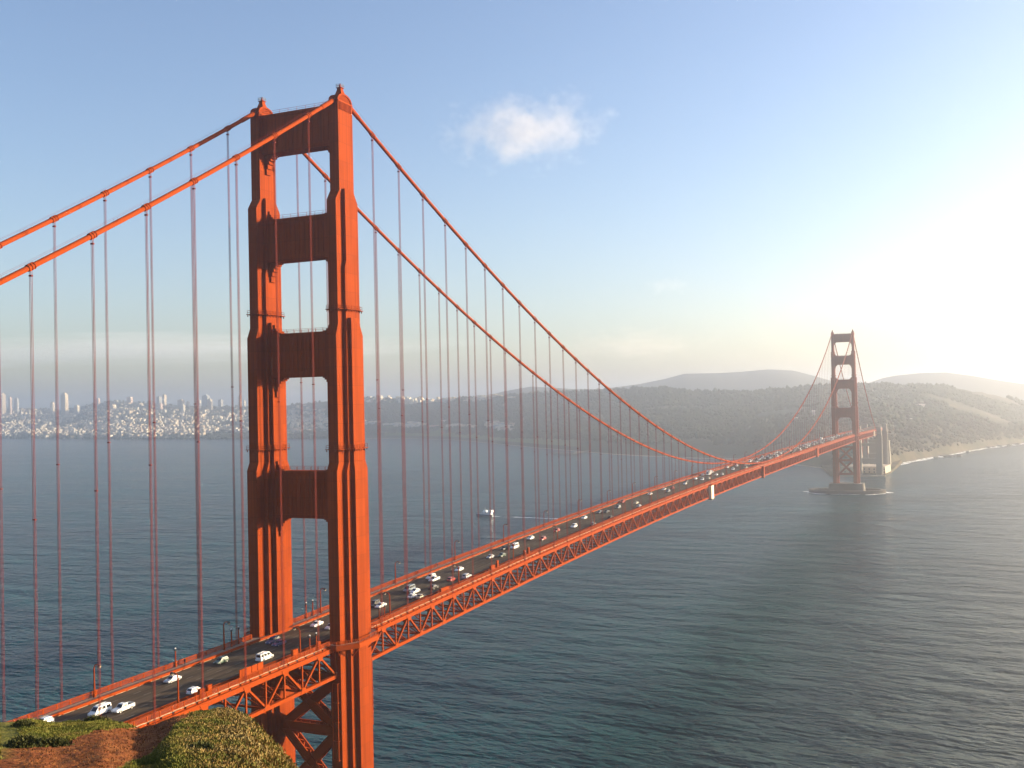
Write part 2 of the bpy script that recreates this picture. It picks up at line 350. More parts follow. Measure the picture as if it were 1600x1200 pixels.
# rocks at the foot of the bluffs
M_ROCK = material('shore_rock', (.07, .06, .05), rough=.9, var=.3, scale=.3)
def rock_bm(seed, s):
    bm = bmesh.new(); bmesh.ops.create_icosphere(bm, subdivisions=2, radius=1)
    for v in bm.verts:
        k = 1+.35*mnoise.noise(v.co*1.6+Vector((seed, 0, 0))); v.co = Vector((v.co.x*s*k*1.5, v.co.y*s*k, v.co.z*s*k*.75))
    me = bpy.data.meshes.new('shore_rock'); bm.to_mesh(me); bm.free(); return me
rock_me = [rock_bm(i*3.1, 1.0) for i in range(3)]
for k, (u, v, s) in enumerate([(1463, 716, 4), (1478, 714, 6), (1484, 714, 5), (1491, 713, 3.5), (1499, 713.5, 5), (1543, 700, 5), (1552, 699, 4), (1562, 698, 5), (1577, 697, 6), (1590, 695, 5), (1470, 713, 4), (1512, 707, 4)]):
    p = on_plane(u, v)
    r = link('shore_rock', rock_me[k % 3], M_ROCK); r.location = (p[0], p[1], .8); r.scale = (s, s, s); r.rotation_euler.z = k*1.3
    prop(r, 'dark rock standing in the surf below the bluffs', 'rock', 'rocks in the surf below the bluffs')

# woods on the slopes
def blob_cloud(name, pts, mat, sz, label):
    ico = bmesh.new(); bmesh.ops.create_icosphere(ico, subdivisions=1, radius=1)
    base = np.array([v.co for v in ico.verts]); faces = np.array([[v.index for v in f.verts] for f in ico.faces]); ico.free()
    n = len(pts); nv = len(base)
    V = np.zeros((n, nv, 3)); 
    for i, p in enumerate(pts):
        k = sz*(.6+.8*rng.random()); j = 1+.5*(rng.random((nv, 1))-.5)
        V[i] = base*j*np.array([k, k, k*(.8+.7*rng.random())])+np.array(p)+np.array([0, 0, k*.4])
    F = (faces[None]+(np.arange(n)*nv)[:, None, None]).reshape(-1, 3)
    me = bpy.data.meshes.new(name); me.from_pydata(V.reshape(-1, 3).tolist(), [], F.tolist()); me.update()
    o = link(name, me, mat); return prop(o, label, 'woods', kind='stuff')
def slope_pts(n, u0, u1, t0, t1, keep=lambda u, t: True):
    out = []
    while len(out) < n:
        u, t = random.uniform(u0, u1), random.uniform(t0, t1)
        if not keep(u, t): continue
        s0, R = np.interp(u, su, sr), np.interp(u, ru, rd); r = s0+(R-s0)*t
        b = bearing(u); x, y = EYE[0]+b[0]*r, EYE[1]+b[1]*r
        if mnoise.noise(Vector((x*.003, y*.003, 1))) < -.42: continue
        out.append((x, y, land_z(u, r)))
    return out
M_WOODS = land_material('tree_foliage', [(.3, (.040, .048, .028)), (.6, (.075, .080, .045)), (.8, (.10, .09, .055))], .03)
blob_cloud('woods', slope_pts(15000, 560, 1300, .12, 1.0), M_WOODS, 5.5, 'dark cypress woods over the park hillside')
blob_cloud('woods', slope_pts(9000, 1280, 1800, .2, 1.0, lambda u, t: random.random() < t*1.2), M_WOODS, 5.5, 'dark trees crowning the ocean bluffs')
M_SCRUB = land_material('bluff_scrub', [(.3, (.035, .036, .020)), (.6, (.075, .062, .036)), (.8, (.12, .09, .055))], .05)
blob_cloud('scrub', slope_pts(9000, 1300, 1750, .02, .9), M_SCRUB, 3.6, 'low brown scrub over the ocean bluffs')
blob_cloud('woods', slope_pts(4200, -60, 560, .10, 1.0)+slope_pts(2600, -60, 560, .005, .10), M_WOODS, 7, 'dark street trees among the city houses')

# ------------------------------------------------------------------ city
CITY = {k: material('wall_'+k, c, rough=.85, var=.06, scale=.02) for k, c in dict(white=(.66, .59, .48), cream=(.58, .48, .35), pink=(.55, .40, .34), grey=(.32, .32, .33), tan=(.45, .36, .27), dark=(.17, .17, .19)).items()}
M_WIN = material('window_bands', (.10, .11, .13), rough=.3)
M_ROOF = material('roof_tar', (.16, .14, .13), rough=.9)
def place(u, r): b = bearing(u); return EYE[0]+b[0]*r, EYE[1]+b[1]*r
def high_rise(u, v_top, w_px, t, col, label, setback=True):
    s0, R = np.interp(u, su, sr), np.interp(u, ru, rd); r = s0+(R-s0)*t
    x, y = place(u, r); zb = land_z(u, r)-6; zt = float(at_range(u, v_top, r)[2]); w = w_px*r/FPX; h = max(12, zt-zb)
    o = empty('apartment_tower', (x, y, zb), label, 'tower block', None, rz=.18*math.sin(u))
    m = MB().box((0, 0, h*.47), (w, w*.8, h*.94)); m.box((0, 0, h*.97), (w*.6, w*.5, h*.06)) if setback else m.box((0, 0, h*.955), (w*.95, w*.75, h*.03))
    m.build('wall', CITY[col], o)
    wb = MB(); n = max(3, int(h/9))
    for k in range(n): wb.box((0, 0, h*.06+k*h*.86/n), (w*1.01, w*.81, 1.6))
    prop(wb.build('window_band', M_WIN, o), kind='stuff')
    MB().box((0, 0, h*1.01), (w*.18, w*.18, h*.02)).build('roof_house', M_ROOF, o)
    return o
TOWERS = [(4, 614, 7, .8, 'cream', 'wide cream tower block at the far left end of the skyline'), (16, 620, 4, .8, 'pink', 'slim pinkish tower beside the wide cream block'),
 (26, 622, 5, .85, 'grey', 'hazy grey tower behind the slim pinkish one'), (82, 628, 5, .75, 'cream', 'low cream tower with the tall slab to its right'),
 (101, 614, 8, .72, 'cream', 'tallest cream slab tower standing alone on the city slope'), (120, 633, 6, .7, 'white', 'short white block right of the tallest slab'),
 (153, 622, 5, .95, 'pink', 'pinkish tower on the ridge left of the wooded hill'), (176, 632, 8, .7, 'cream', 'squat cream block below the wooded hill crest'),
 (203, 620, 7, .95, 'pink', 'pinkish block on the ridge right of the wooded hill'), (217, 630, 10, .9, 'cream', 'long low cream building on the ridge slope'),
 (235, 626, 7, .92, 'tan', 'tan block seen between two close suspenders'), (249, 619, 6, .97, 'grey', 'grey tower shaded beside a bright cream one'),
 (257, 616, 5, .95, 'cream', 'bright cream tower rising beside the grey one'), (251, 630, 5, .8, 'pink', 'pinkish block just below the grey and cream pair'),
 (283, 624, 8, .93, 'tan', 'tan block heading a cluster on the ridge'), (286, 632, 5, .85, 'white', 'white block at the foot of the ridge cluster'),
 (294, 627, 4, .95, 'cream', 'small cream tower right of the ridge cluster'), (312, 625, 4, .94, 'white', 'thin white tower right of the broad suspender'),
 (322, 617, 9, 1.0, 'grey', 'broad grey hazy tower standing behind a cream one'), (328, 623, 6, .88, 'cream', 'sharp bright cream tower before the broad grey one'),
 (345, 624, 6, 1.0, 'grey', 'faint grey tower just right of the bright cream one'), (375, 618, 4, .98, 'pink', 'narrow pinkish tower close to the orange bridge tower'),
 (382, 625, 3, .96, 'white', 'tiny white tower nearest the orange bridge tower')]
for a in TOWERS: high_rise(*a)
def house_mesh(w, d, h, gable):
    m = MB(); e = h*.75 if gable else h
    m.box((0, 0, e/2), (w, d, e))
    if gable: m.add([(-w/2-.3, -d/2-.3, e), (w/2+.3, -d/2-.3, e), (w/2+.3, d/2+.3, e), (-w/2-.3, d/2+.3, e), (0, -d/2-.3, h), (0, d/2+.3, h)], [(0, 1, 4), (3, 5, 2), (0, 4, 5, 3), (1, 2, 5, 4), (0, 3, 2, 1)])
    else: m.box((0, 0, h+.5), (w*.35, d*.3, 1.0))
    return m
house_protos = []
for w, d, h, g in ((16, 14, 9, True), (22, 16, 11, False), (13, 12, 8, True), (34, 16, 13, False), (18, 15, 14, False)):
    ob = house_mesh(w, d, h, g).build('city_house', None); house_protos.append(ob.data); bpy.data.objects.remove(ob)
def city_spot():
    while True:
        a = random.random()
        if a < .06: u, t = random.uniform(-30, 330), random.uniform(.01, .12)
        elif a < .3: u, t = random.uniform(-30, 330), random.uniform(.10, .42)
        elif a < .70: u, t = random.uniform(-30, 395), random.betavariate(1.7, 2.0)*.93+.07
        elif a < .82: u, t = random.uniform(395, 560), random.betavariate(1.6, 2.0)*.95+.03
        elif a < .93: u, t = random.uniform(560, 800), random.choice([random.uniform(.9, 1.0), random.uniform(.28, .36)])
        else: u, t = random.uniform(-30, 480), random.uniform(.15, .4)
        s0, R = np.interp(u, su, sr), np.interp(u, ru, rd); r = s0+(R-s0)*t; x, y = place(u, r)
        if r > s0+(R-s0)*.3 and mnoise.noise(Vector((x*.006, y*.006, 5))) < -.2: continue
        return u, r, x, y
COLS = ['white']*6+['cream']*4+['pink', 'grey', 'tan']
near = sorted([city_spot() for _ in range(3600)], key=lambda q: q[1])
for u, r, x, y in near[:280]:
    me = random.choice(house_protos); col = random.choice(COLS)
    o = link('city_house', me); o.location = (x, y, land_z(u, r)-1.5); o.rotation_euler.z = random.choice([0, .15, math.pi/2, -.2])+random.uniform(-.08, .08)
    if not me.materials: me.materials.append(CITY['white'])
    o.material_slots[0].link = 'OBJECT'; o.material_slots[0].material = CITY[col]
    prop(o, 'small pale house among the trees near the far shore', 'house', 'pale houses scattered along the far shore')
for ci, col in enumerate(('white', 'cream', 'tan')):
    m = MB()
    for k, (u, r, x, y) in enumerate(near[280:]):
        if (0 if k % 10 < 5 else 1 if k % 10 < 8 else 2) != ci: continue
        w, d, h = random.uniform(8, 20), random.uniform(8, 18), random.choice([random.uniform(6, 12), random.uniform(10, 22)]); a = random.choice([0, .15, -.2]); z = land_z(u, r)-1.5
        c_, s_ = math.cos(a), math.sin(a); q = MB().box((0, 0, h/2), (w, d, h))
        m.add([(x+px*c_-py*s_, y+px*s_+py*c_, z+pz) for px, py, pz in q.v], q.f)
    o = m.build('houses', CITY[col]); prop(o, '%s houses packed over the far city slopes' % col, 'houses', kind='stuff')

def shed(u, v, wpx, dep, h, col, label, cat='building', arched=False, name='shore_building', rz=0.0):
    p = on_plane(u, v, 4.0); r = math.hypot(p[0]-EYE[0], p[1]-EYE[1]); w = wpx*r/FPX
    z = min(4.0, 4.0)
    o = empty(name, (p[0], p[1], z-1), label, cat, rz=-YAW-math.atan((u-800)/FPX)+rz)
    MB().box((0, 0, h/2), (w, dep, h)).build('wall', CITY[col], o)
    if arched:
        R = [[(w*.52*math.cos(t), yy, h+w*.22*math.sin(t)) for t in np.linspace(0, math.pi, 9)] for yy in (-dep/2-.4, dep/2+.4)]
        MB().rings(R).build('roof', M_ROOF if col == 'grey' else CITY['white'], o)
    else:
        MB().add([(-w/2-.5, -dep/2-.5, h), (w/2+.5, -dep/2-.5, h), (w/2+.5, dep/2+.5, h), (-w/2-.5, dep/2+.5, h), (-w/2-.5, 0, h+3), (w/2+.5, 0, h+3)],
                 [(0, 1, 5, 4), (2, 3, 4, 5), (0, 4, 3), (1, 2, 5), (0, 3, 2, 1)]).build('roof', M_ROOF, o)
    q = MB()
    for k in range(max(1, int(w/9))): q.box((-w/2+5+k*9, -dep/2-.05, h*.5), (3, .3, h*.4))
    q.build('window', M_WIN, o)
    return o
shed(648, 680, 16, 20, 15, 'cream', 'long sunlit cream building on the shore by the green field')
shed(684, 681.5, 3, 14, 9, 'white', 'tiny white building right of the long cream one')
shed(819, 680.5, 4, 12, 14, 'white', 'small white lookout building behind the green field', arched=True)
shed(844, 683.5, 9, 14, 9, 'grey', 'low grey roofed building at the end of the field')
shed(864, 690, 4, 10, 9, 'white', 'small white house at the start of the pier road')
shed(885, 682, 4, 10, 18, 'white', 'bright white storage shed below the arched roofs')
for u, n in ((884, 'left'), (899, 'middle'), (914, 'right')):
    shed(u, 676, 6, 20, 14, 'grey', {'left': 'arched roof hangar nearest the bright white shed', 'middle': 'arched roof hangar between two others on the shore', 'right': 'arched roof hangar closest to the woods'}[n], arched=True, name='hangar')
def building_on_slope(u, t, wpx, h, col, label, dep=14):
    s0, R = np.interp(u, su, sr), np.interp(u, ru, rd); r = s0+(R-s0)*t; x, y = place(u, r); w = wpx*r/FPX; z = land_z(u, r)-3
    o = empty('hillside_building', (x, y, z), label, 'building', rz=-YAW-math.atan((u-800)/FPX))
    MB().box((0, 0, h/2), (w, dep, h)).build('wall', CITY[col], o)
    MB().add([(-w/2-.5, -dep/2-.5, h), (w/2+.5, -dep/2-.5, h), (w/2+.5, dep/2+.5, h), (-w/2-.5, dep/2+.5, h), (-w/2-.5, 0, h+3), (w/2+.5, 0, h+3)],
             [(0, 1, 5, 4), (2, 3, 4, 5), (0, 4, 3), (1, 2, 5), (0, 3, 2, 1)]).build('roof', CITY['white'], o)
building_on_slope(1435, .50, 18, 8, 'white', 'long white building high on the ocean bluffs')
building_on_slope(1422, .28, 5, 7, 'pink', 'small pinkish house on the bluffs above the pylons')
building_on_slope(1484, .45, 22, 6, 'tan', 'low tan terrace along the bluff top road')
building_on_slope(1271, .42, 5, 22, 'white', 'bright white water tank beside the west cable', 20)
building_on_slope(1248, .42, 12, 8, 'white', 'long pale building left of the white tank')
building_on_slope(694, .42, 9, 10, 'white', 'pale hospital building alone in the dark woods')

# piers reaching into the bay
M_PIER = material('pier_timber', (.06, .055, .05), rough=.9)
def pier(u0, v0, u1, v1, wd, label):
    a, b = on_plane(u0, v0), on_plane(u1, v1); L = math.hypot(*(b-a)[:2]); o = empty('pier', (a[0], a[1], 0), label, 'pier', rz=math.atan2(b[1]-a[1], b[0]-a[0]))
    MB().box((L/2, 0, 4), (L, wd, 1.4)).build('pier_deck', M_PIER, o)
    m = MB()
    for k in range(int(L/12)+1):
        for s in (-1, 1): m.box((min(L, k*12), s*wd*.42, 1.2), (1.2, 1.2, 5))
    m.build('pile', M_PIER, o)
    m = MB()
    for s in (-1, 1): m.beam((0, s*wd*.48, 5.4), (L, s*wd*.48, 5.4), .4)
    m.build('pier_rail', M_PIER, o)
pier(860, 709.5, 900, 711, 16, 'long dark pier lying off the wooded shore')
pier(897, 710, 935, 704, 8, 'narrow pier arm joining the long pier to land')
pier(785, 694.5, 838, 696, 9, 'short dark jetty at the end of the green field')

# ------------------------------------------------------------------ towers
def rect_ring(hx, hy, z): return [(-hx, -hy, z), (hx, -hy, z), (hx, hy, z), (-hx, hy, z)]
LEG_STEPS = [
    [(8, 1.72, 7.95), (119.2, 1.69, 7.90), (121.6, 1.62, 6.83), (157.5, 1.62, 6.83), (160.5, 1.49, 5.60), (195.5, 1.49, 5.60), (198.3, 1.55, 3.68), (223.6, 1.54, 3.66)],
    [(8, 2.95, 4.58), (119.2, 2.85, 4.55), (121.6, 2.69, 3.35), (157.5, 2.69, 3.35), (160.5, 2.45, 3.02), (176.5, 2.45, 3.02), (178.5, 2.53, 2.42), (197.6, 2.53, 2.42), (198.8, 2.3, 2.2)],
    [(8, 4.25, 2.47), (119.2, 4.10, 2.45), (121.6, 3.69, 2.24), (160.6, 3.69, 2.24), (162.2, 3.4, 2.0)]]
def leg_mesh():
    m = MB()
    for st in LEG_STEPS: m.rings([rect_ring(hx, hy, z) for z, hx, hy in st])
    return m
def outline(z):
    P = []
    h = []
    for st in LEG_STEPS:
        if st[-1][0] < z: continue
        zs = [s[0] for s in st]; h.append((np.interp(z, zs, [s[1] for s in st]), np.interp(z, zs, [s[2] for s in st])))
    q = []
    for i, (hx, hy) in enumerate(h):
        q.append((hx, hy))
        if i+1 < len(h): q.append((hx, h[i+1][1]))
    P = [(x, y) for x, y in q]+[(x, -y) for x, y in q[::-1]]+[(-x, -y) for x, y in q]+[(-x, y) for x, y in q[::-1]]
    return P
def walkway_mesh(z):
    m = MB(); P = outline(z); n = len(P)
    def off(p, d): return (p[0]+math.copysign(d, p[0]), p[1]+math.copysign(d, p[1]))
    Q = [off(p, .5) for p in P]
    for i in range(n):
        a, b = Q[i], Q[(i+1) % n]; L = math.hypot(b[0]-a[0], b[1]-a[1])
        if L < .05: continue
        m.beam((*a, z), (*b, z), .8, .14)
        for hh in (.6, 1.15): m.beam((*a, z+hh), (*b, z+hh), .07)
        k = max(1, int(L/1.3))
        for j in range(k+1):
            t = j/k; p = (a[0]+(b[0]-a[0])*t, a[1]+(b[1]-a[1])*t)
            m.beam((*p, z), (*p, z+1.15), .08)
            m.box((p[0]*.97, p[1]*.97, z-.4), (.2, .2, .5))
    return m
STRUTS = [(211.6, 223.2), (179.8, 192.3), (146.0, 158.8), (105.4, 119.0)]
def leg_inner(z):
    return GAUGE-max(np.interp(z, [s[0] for s in st], [s[1] for s in st]) for st in LEG_STEPS if st[-1][0] >= min(z, 223.0))
def strut_mesh(i, z0, z1):
    hy = 2.1; xi = leg_inner(z0-.3); xe = xi+.7; m = MB()
    m.box((0, 0, (z0+z1)/2), (2*xe, 2*hy, z1-z0))
    for s in (-1, 1):                            # cornice and ledge, fluting on both faces
        m.box((0, s*(hy+.12), z1-.45), (2*xi, .24, .9)); m.box((0, s*(hy+.10), z0+.5), (2*xi, .20, 1.0))
        n = 13
        for k in range(n):
            x = (k-(n-1)/2)*(2*xi-1.2)/n
            m.box((x, s*(hy+.06), (z0+z1)/2), (.62, .12, z1-z0-3.4))
    return m
def haunch_mesh(side, z0, big):
    xi = leg_inner(z0-2.5); hy = 1.25; P = []
    w, h = (3.4, 5.2) if big else (3.0, 4.6)
    steps = [(3.3, .45), (2.7, .95), (2.1, 1.65), (1.5, 2.6), (.95, 3.9), (.5, 5.6)]
    prev = 0
    m = MB(); zt = z0+.3
    for (x, d) in steps:
        m.box((side*(xi+.25-(x+.25)/2), 0, (zt+z0-d)/2), (x+.25, 2*hy*(1-.02*d), zt-(z0-d))) if True else None
        hy *= .985
    return m
def sill_mesh(side, z1):
    xi = leg_inner(z1+1.5); m = MB()
    for w, h, hy in ((2.6, .35, 1.5), (1.7, .9, 1.45), (1.0, 1.7, 1.4), (.5, 2.7, 1.35)):
        m.box((side*(xi+.2-(w+.2)/2), 0, z1+h/2-.1), (w+.2, 2*hy, h+.2))
    return m
def cap_mesh():
    m = MB(); N = 14; hy, h = 3.62, 2.15; zb = 223.6
    prof = [(-hy, zb)]+[(-hy*math.cos(math.pi*k/N), zb+.5+h*math.sin(math.pi*k/N)) for k in range(N+1)]+[(hy, zb)]
    inner = [(-hy*.86, zb)]+[(-hy*.86*math.cos(math.pi*k/N), zb+.3+h*.86*math.sin(math.pi*k/N)) for k in range(N+1)]+[(hy*.86, zb)]
    m.rings([[(x, y, z) for y, z in inner] for x in (-1.25, 1.25)])
    for s in (-1, 1):                            # proud rims of the saddle hood
        for k in range(len(prof)-1):
            a, b, c, d = prof[k], prof[k+1], inner[k+1], inner[k]
            x0, x1 = s*.95, s*1.56
            m.add([(x0, *a), (x0, *b), (x0, *c), (x0, *d), (x1, *a), (x1, *b), (x1, *c), (x1, *d)], [(0,3,2,1),(4,5,6,7),(0,1,5,4),(2,3,7,6),(0,4,7,3),(1,2,6,5)])
    return m
def louvre_mesh():
    m = MB()
    for s in (-1, 1):
        for k in range(6):
            z = 224.1+k*.29; hw = 3.0*math.sqrt(max(.04, 1-((z-224.0)/2.2)**2))
            m.box((s*1.3, 0, z), (.16, 2*hw, .16))
    return m
def slot_mesh():
    m = MB()
    for s in (-1, 1):
        for k in range(10): m.box((s*1.62, -2.9+k*.645, 222.4), (.34, .27, 2.2))
        m.box((s*1.60, 0, 223.7), (.26, 7.3, .35))
    return m
def finial_mesh():
    m = MB(); z = 226.1
    m.rings([rect_ring(1.25, 1.25, z-.5), rect_ring(1.0, 1.0, z+.3), rect_ring(.68, .68, z+1.4), rect_ring(.58, .58, z+2.0)])
    m.box((0, 0, z+2.08), (1.7, 1.7, .16))
    return m
def beacon_mesh():
    z = 228.25; return MB().lathe([(.30, 0), (.34, .2), (.34, .7), (.2, .95), (.05, 1.25)], (0, 0, z), 10)
def beacon_rail_mesh():
    m = MB(); z = 228.25
    for sx in (-.8, 0, .8):
        for sy in (-.8, 0, .8):
            if sx or sy: m.beam((sx, sy, z), (sx, sy, z+.95), .07)
    for h in (.5, .9):
        for s in (-.8, .8): m.beam((-.8, s, z+h), (.8, s, z+h), .06); m.beam((s, -.8, z+h), (s, .8, z+h), .06)
    return m
def lattice_beam(p, q, w, name, parent):
    p, q = Vector(p), Vector(q); m = MB(); d = q-p; L = d.length; u_ = d/L; side = Vector((0, 1, 0)); n_ = u_.cross(side).normalized()
    for a in (-1, 1):
        for b in (-1, 1): m.beam(p+side*(a*w*.5)+n_*(b*w*.5), q+side*(a*w*.5)+n_*(b*w*.5), .42, .42)
    m.beam(p, q, w*.96, w*.5, ref=(0, 1, 0)) if False else None
    for a in (-1, 1): m.beam(p+side*(a*w*.42), q+side*(a*w*.42), .12, w*.9, ref=tuple(n_))
    k = int(L/1.5)
    for b in (-1, 1):
        for j in range(k):
            s0, s1 = p+u_*(j*L/k), p+u_*((j+1)*L/k); sg = 1 if j % 2 else -1
            m.beam(s0+side*(sg*w*.45)+n_*(b*w*.46), s1-side*(sg*w*.45)+n_*(b*w*.46), .26, .1, ref=tuple(n_))
    return m.build(name, M_STEEL, parent)
def build_tower(y, label, detail=True):
    t = empty('bridge_tower', (0, y, 0), label, 'bridge tower', 'towers of the suspension bridge')
    for s in (-1, 1):
        lg = leg_mesh().build('leg', M_TOWER, t); lg.location.x = s*GAUGE
        for z in (125.3, 164.6):
            w_ = walkway_mesh(z).build('maintenance_walkway', M_STEEL, lg)
        c = cap_mesh().build('saddle_hood', M_TOWER, t); c.location.x = s*GAUGE
        louvre_mesh().build('louvre', M_STEEL, c)
        sl_ = slot_mesh().build('fluting', M_STEEL, lg)
        f = finial_mesh().build('finial', M_STEEL, t); f.location.x = s*GAUGE
        beacon_mesh().build('beacon', M_RED, f); beacon_rail_mesh().build('beacon_rail', M_DARK, f)
    for i, (z0, z1) in enumerate(STRUTS):
        st = strut_mesh(i, z0, z1).build('portal_strut', M_TOWER, t)
        for s in (-1, 1):
            haunch_mesh(s, z0, i == 3).build('haunch', M_TOWER, st)
            if i: sill_mesh(s, z1).build('sill_block', M_TOWER, st)
        xi = leg_inner(z1+1); m = MB()
        for yy in (-1.9, 1.9):
            for hh in (.55, 1.1): m.beam((-xi, yy, z1+hh), (xi, yy, z1+hh), .06)
            for k in range(9): m.beam((-xi+k*xi/4, yy, z1), (-xi+k*xi/4, yy, z1+1.1), .07)
        m.build('handrail', M_STEEL, st)
    xi = GAUGE-4.2
    zb = chord_z(y)-10.5 if y < 100 else 64
    zs = [(45.2, zb), (26, 45.2)]
    for za, zb_ in zs:
        lattice_beam((-xi, 0, za), (xi, 0, zb_), 2.3, 'cross_brace', t); lattice_beam((-xi, .01, zb_), (xi, .01, za), 2.28, 'cross_brace', t)
        lattice_beam((-xi, 0, za), (xi, 0, za), 2.5, 'bracing_strut', t)
    lattice_beam((-xi, 0, zb), (xi, 0, zb), 1.9, 'bracing_strut', t)
    return t
T_N = build_tower(0, 'near orange suspension tower with stepped legs and four portal struts')
T_S = build_tower(MAIN, 'far hazy suspension tower standing in the water at the south end')
# service ladders clamped to the near tower's west leg under the deck
for y0, z0, z1 in ((-8.9, 40, 61), (8.9, 45, 64)):
    lad = MB()
    for x in (-.9, .9): lad.beam((x, 0, z0), (x, 0, z1), .18)
    for k in range(5): lad.beam((-.9, 0, z0+k*(z1-z0)/4), (.9, 0, z0+k*(z1-z0)/4), .16); lad.beam((-.9, 0, z0+k*(z1-z0)/4), (-.9, -y0*.12, z0+k*(z1-z0)/4), .14); lad.beam((.9, 0, z0+k*(z1-z0)/4), (.9, -y0*.12, z0+k*(z1-z0)/4), .14)
    lo = lad.build('service_ladder', M_STEEL, T_N); lo.location = (GAUGE+.3, y0, 0)

# south pier and its oval fender
M_PCONC = material('pier_concrete', (.075, .06, .048), rough=.9, var=.2, scale=.08)
p = empty('tower_pier', (0, MAIN, 0), 'dark concrete pier carrying the far tower', 'bridge pier')
R = []
for z, ax, ay in ((-3, 25, 14), (12.2, 23.5, 12.5), (13.2, 23.5, 12.5)):
    R.append([(ax*math.copysign(abs(math.cos(t))**.35, math.cos(t)), ay*math.copysign(abs(math.sin(t))**.35, math.sin(t)), z) for t in np.linspace(0, 2*math.pi, 33)[:-1]])
MB().rings(R).build('pier_block', M_PCONC, p)
f = MB(); n = 48
ro = [[(52*math.cos(t), 30*math.sin(t), z) for t in np.linspace(0, 2*math.pi, n+1)[:-1]] for z in (-3, 4.6)]
ri = [[(46*math.cos(t), 24*math.sin(t), z) for t in np.linspace(0, 2*math.pi, n+1)[:-1]] for z in (4.6, -3)]
f.rings(ro+ri, cap=False); fo = f.build('fender_wall', M_PCONC, p)
fv, ff = [], []
for k in range(65):
    t = 2*math.pi*k/64; q = 1+.06*math.sin(5*t)+.04*math.sin(11*t)
    fv += [(51*math.cos(t), MAIN+29*math.sin(t), .06), (58*q*math.cos(t), MAIN+36*q*math.sin(t), .06)]
    if k: ff.append((2*k-2, 2*k-1, 2*k+1, 2*k))
o = MB().add(fv, ff).build('foam', M_FOAM); prop(o, 'broken white foam washing round the fender of the far pier', 'foam', kind='stuff')
pn = empty('tower_pier', (0, 0, 0), 'concrete pier under the near tower legs', 'bridge pier')
MB().rings(R[:2]).build('pier_block', M_PCONC, pn); pn.children[0].scale = (.85, .85, 1.0)

# ------------------------------------------------------------------ cables, bands, suspenders
def build_cable(side, label):
    o = empty('main_cable', (side*GAUGE, 0, 0), label, 'main cable', 'main cables of the suspension bridge')
    ys = [-343+i*7.15 for i in range(48)]+[MAIN*i/240 for i in range(241)]+[MAIN+i*7.2 for i in range(1, 47)]
    ys = sorted(set(ys))
    MB().tube([(0, y, cable_z(y)) for y in ys], .57, 12).build('cable_strand', M_STEEL, o, True)
    band = MB()
    for q0, q1, rr in ((-.85, .85, .60),): band.lathe([(rr, q0), (rr, q1)], n=14)
    for q0 in (-.85, -.1, .62): band.lathe([(.72, q0), (.72, q0+.22)], n=14)
    for sx in (-.58, .58): band.box((sx, 0, 0), (.22, .5, 1.5))
    bm_ = band.build('cable_band', M_STEEL); bme = bm_.data; bpy.data.objects.remove(bm_)
    for y in HANG_N+HANG_MAIN+HANG_S:
        d = Vector((0, 2, cable_z(y+1)-cable_z(y-1)))
        b = link('cable_band', bme, M_STEEL, o); b.location = (0, y, cable_z(y)); b.rotation_mode = 'QUATERNION'; b.rotation_quaternion = d.to_track_quat('Z', 'X')
        z0, z1 = chord_z(y), cable_z(y)
        if z1-z0 < 1.2: continue
        m = MB()
        for sx in (-.19, .19):
            for sy in (-.15, .15): m.beam((sx, sy, z0), (sx, sy, z1), .060)
        if z1-z0 > 25:
            for zc in (z1-1.7, ): m.box((0, 0, zc), (.75, .4, .3))
            if z1-z0 > 60: m.box((0, 0, z0+(z1-z0)*.5), (.7, .4, .22))
        h = m.build('suspender', M_ROPE, o); h.location.y = y
    # saddle sleeves either side of each tower
    for yt in (0, MAIN):
        for sg in (-1, 1):
            s = MB().tube([(0, yt+sg*4.0, cable_z(yt+sg*4.0)), (0, yt+sg*9.5, cable_z(yt+sg*9.5))], .68, 12).build('saddle_sleeve', M_STEEL, o)
    # hand ropes above the cable
    m = MB()
    for sx in (-.55, .55): m.tube([(sx, y, cable_z(y)+1.2) for y in ys[::3]], .018, 4)
    for y in ys[::4]:
        for sx in (-.55, .55): m.beam((sx, y, cable_z(y)+.2), (sx, y, cable_z(y)+1.2), .03)
    m.build('hand_rope', M_ROPE, o)
    return o
build_cable(1, 'west main cable, the one nearer the ocean')
build_cable(-1, 'east main cable on the city side of the roadway')

# ------------------------------------------------------------------ stiffening trusses
NODES = sorted([y for y in HANG_N+HANG_MAIN+HANG_S]+[0.0, MAIN])
def mid(a, b): return (a+b)/2
unit = MB().box((0, 0, .5), (1, 1, 1)).build('unit', None); unit_me = unit.data; unit_me.materials.append(M_STEEL); bpy.data.objects.remove(unit)
def bar(name, p, q, w, h, parent):
    p, q = Vector(p), Vector(q); d = q-p; o = bpy.data.objects.new(name, unit_me); C.objects.link(o); o.parent = parent
    o.location = p; o.rotation_mode = 'QUATERNION'; o.rotation_quaternion = d.to_track_quat('Z', 'Y'); o.scale = (w, h, d.length); return o
plate = MB().add([(-.62, -1.7, .5), (-.62, 1.7, .5), (-.62, .75, -1.25), (-.62, -.75, -1.25), (.62, -1.7, .5), (.62, 1.7, .5), (.62, .75, -1.25), (.62, -.75, -1.25)],
                 [(0, 3, 2, 1), (4, 5, 6, 7), (0, 1, 5, 4), (2, 3, 7, 6), (0, 4, 7, 3), (1, 2, 6, 5)]).build('gusset', M_STEEL); plate_me = plate.data; bpy.data.objects.remove(plate)
DEPTH = 7.6
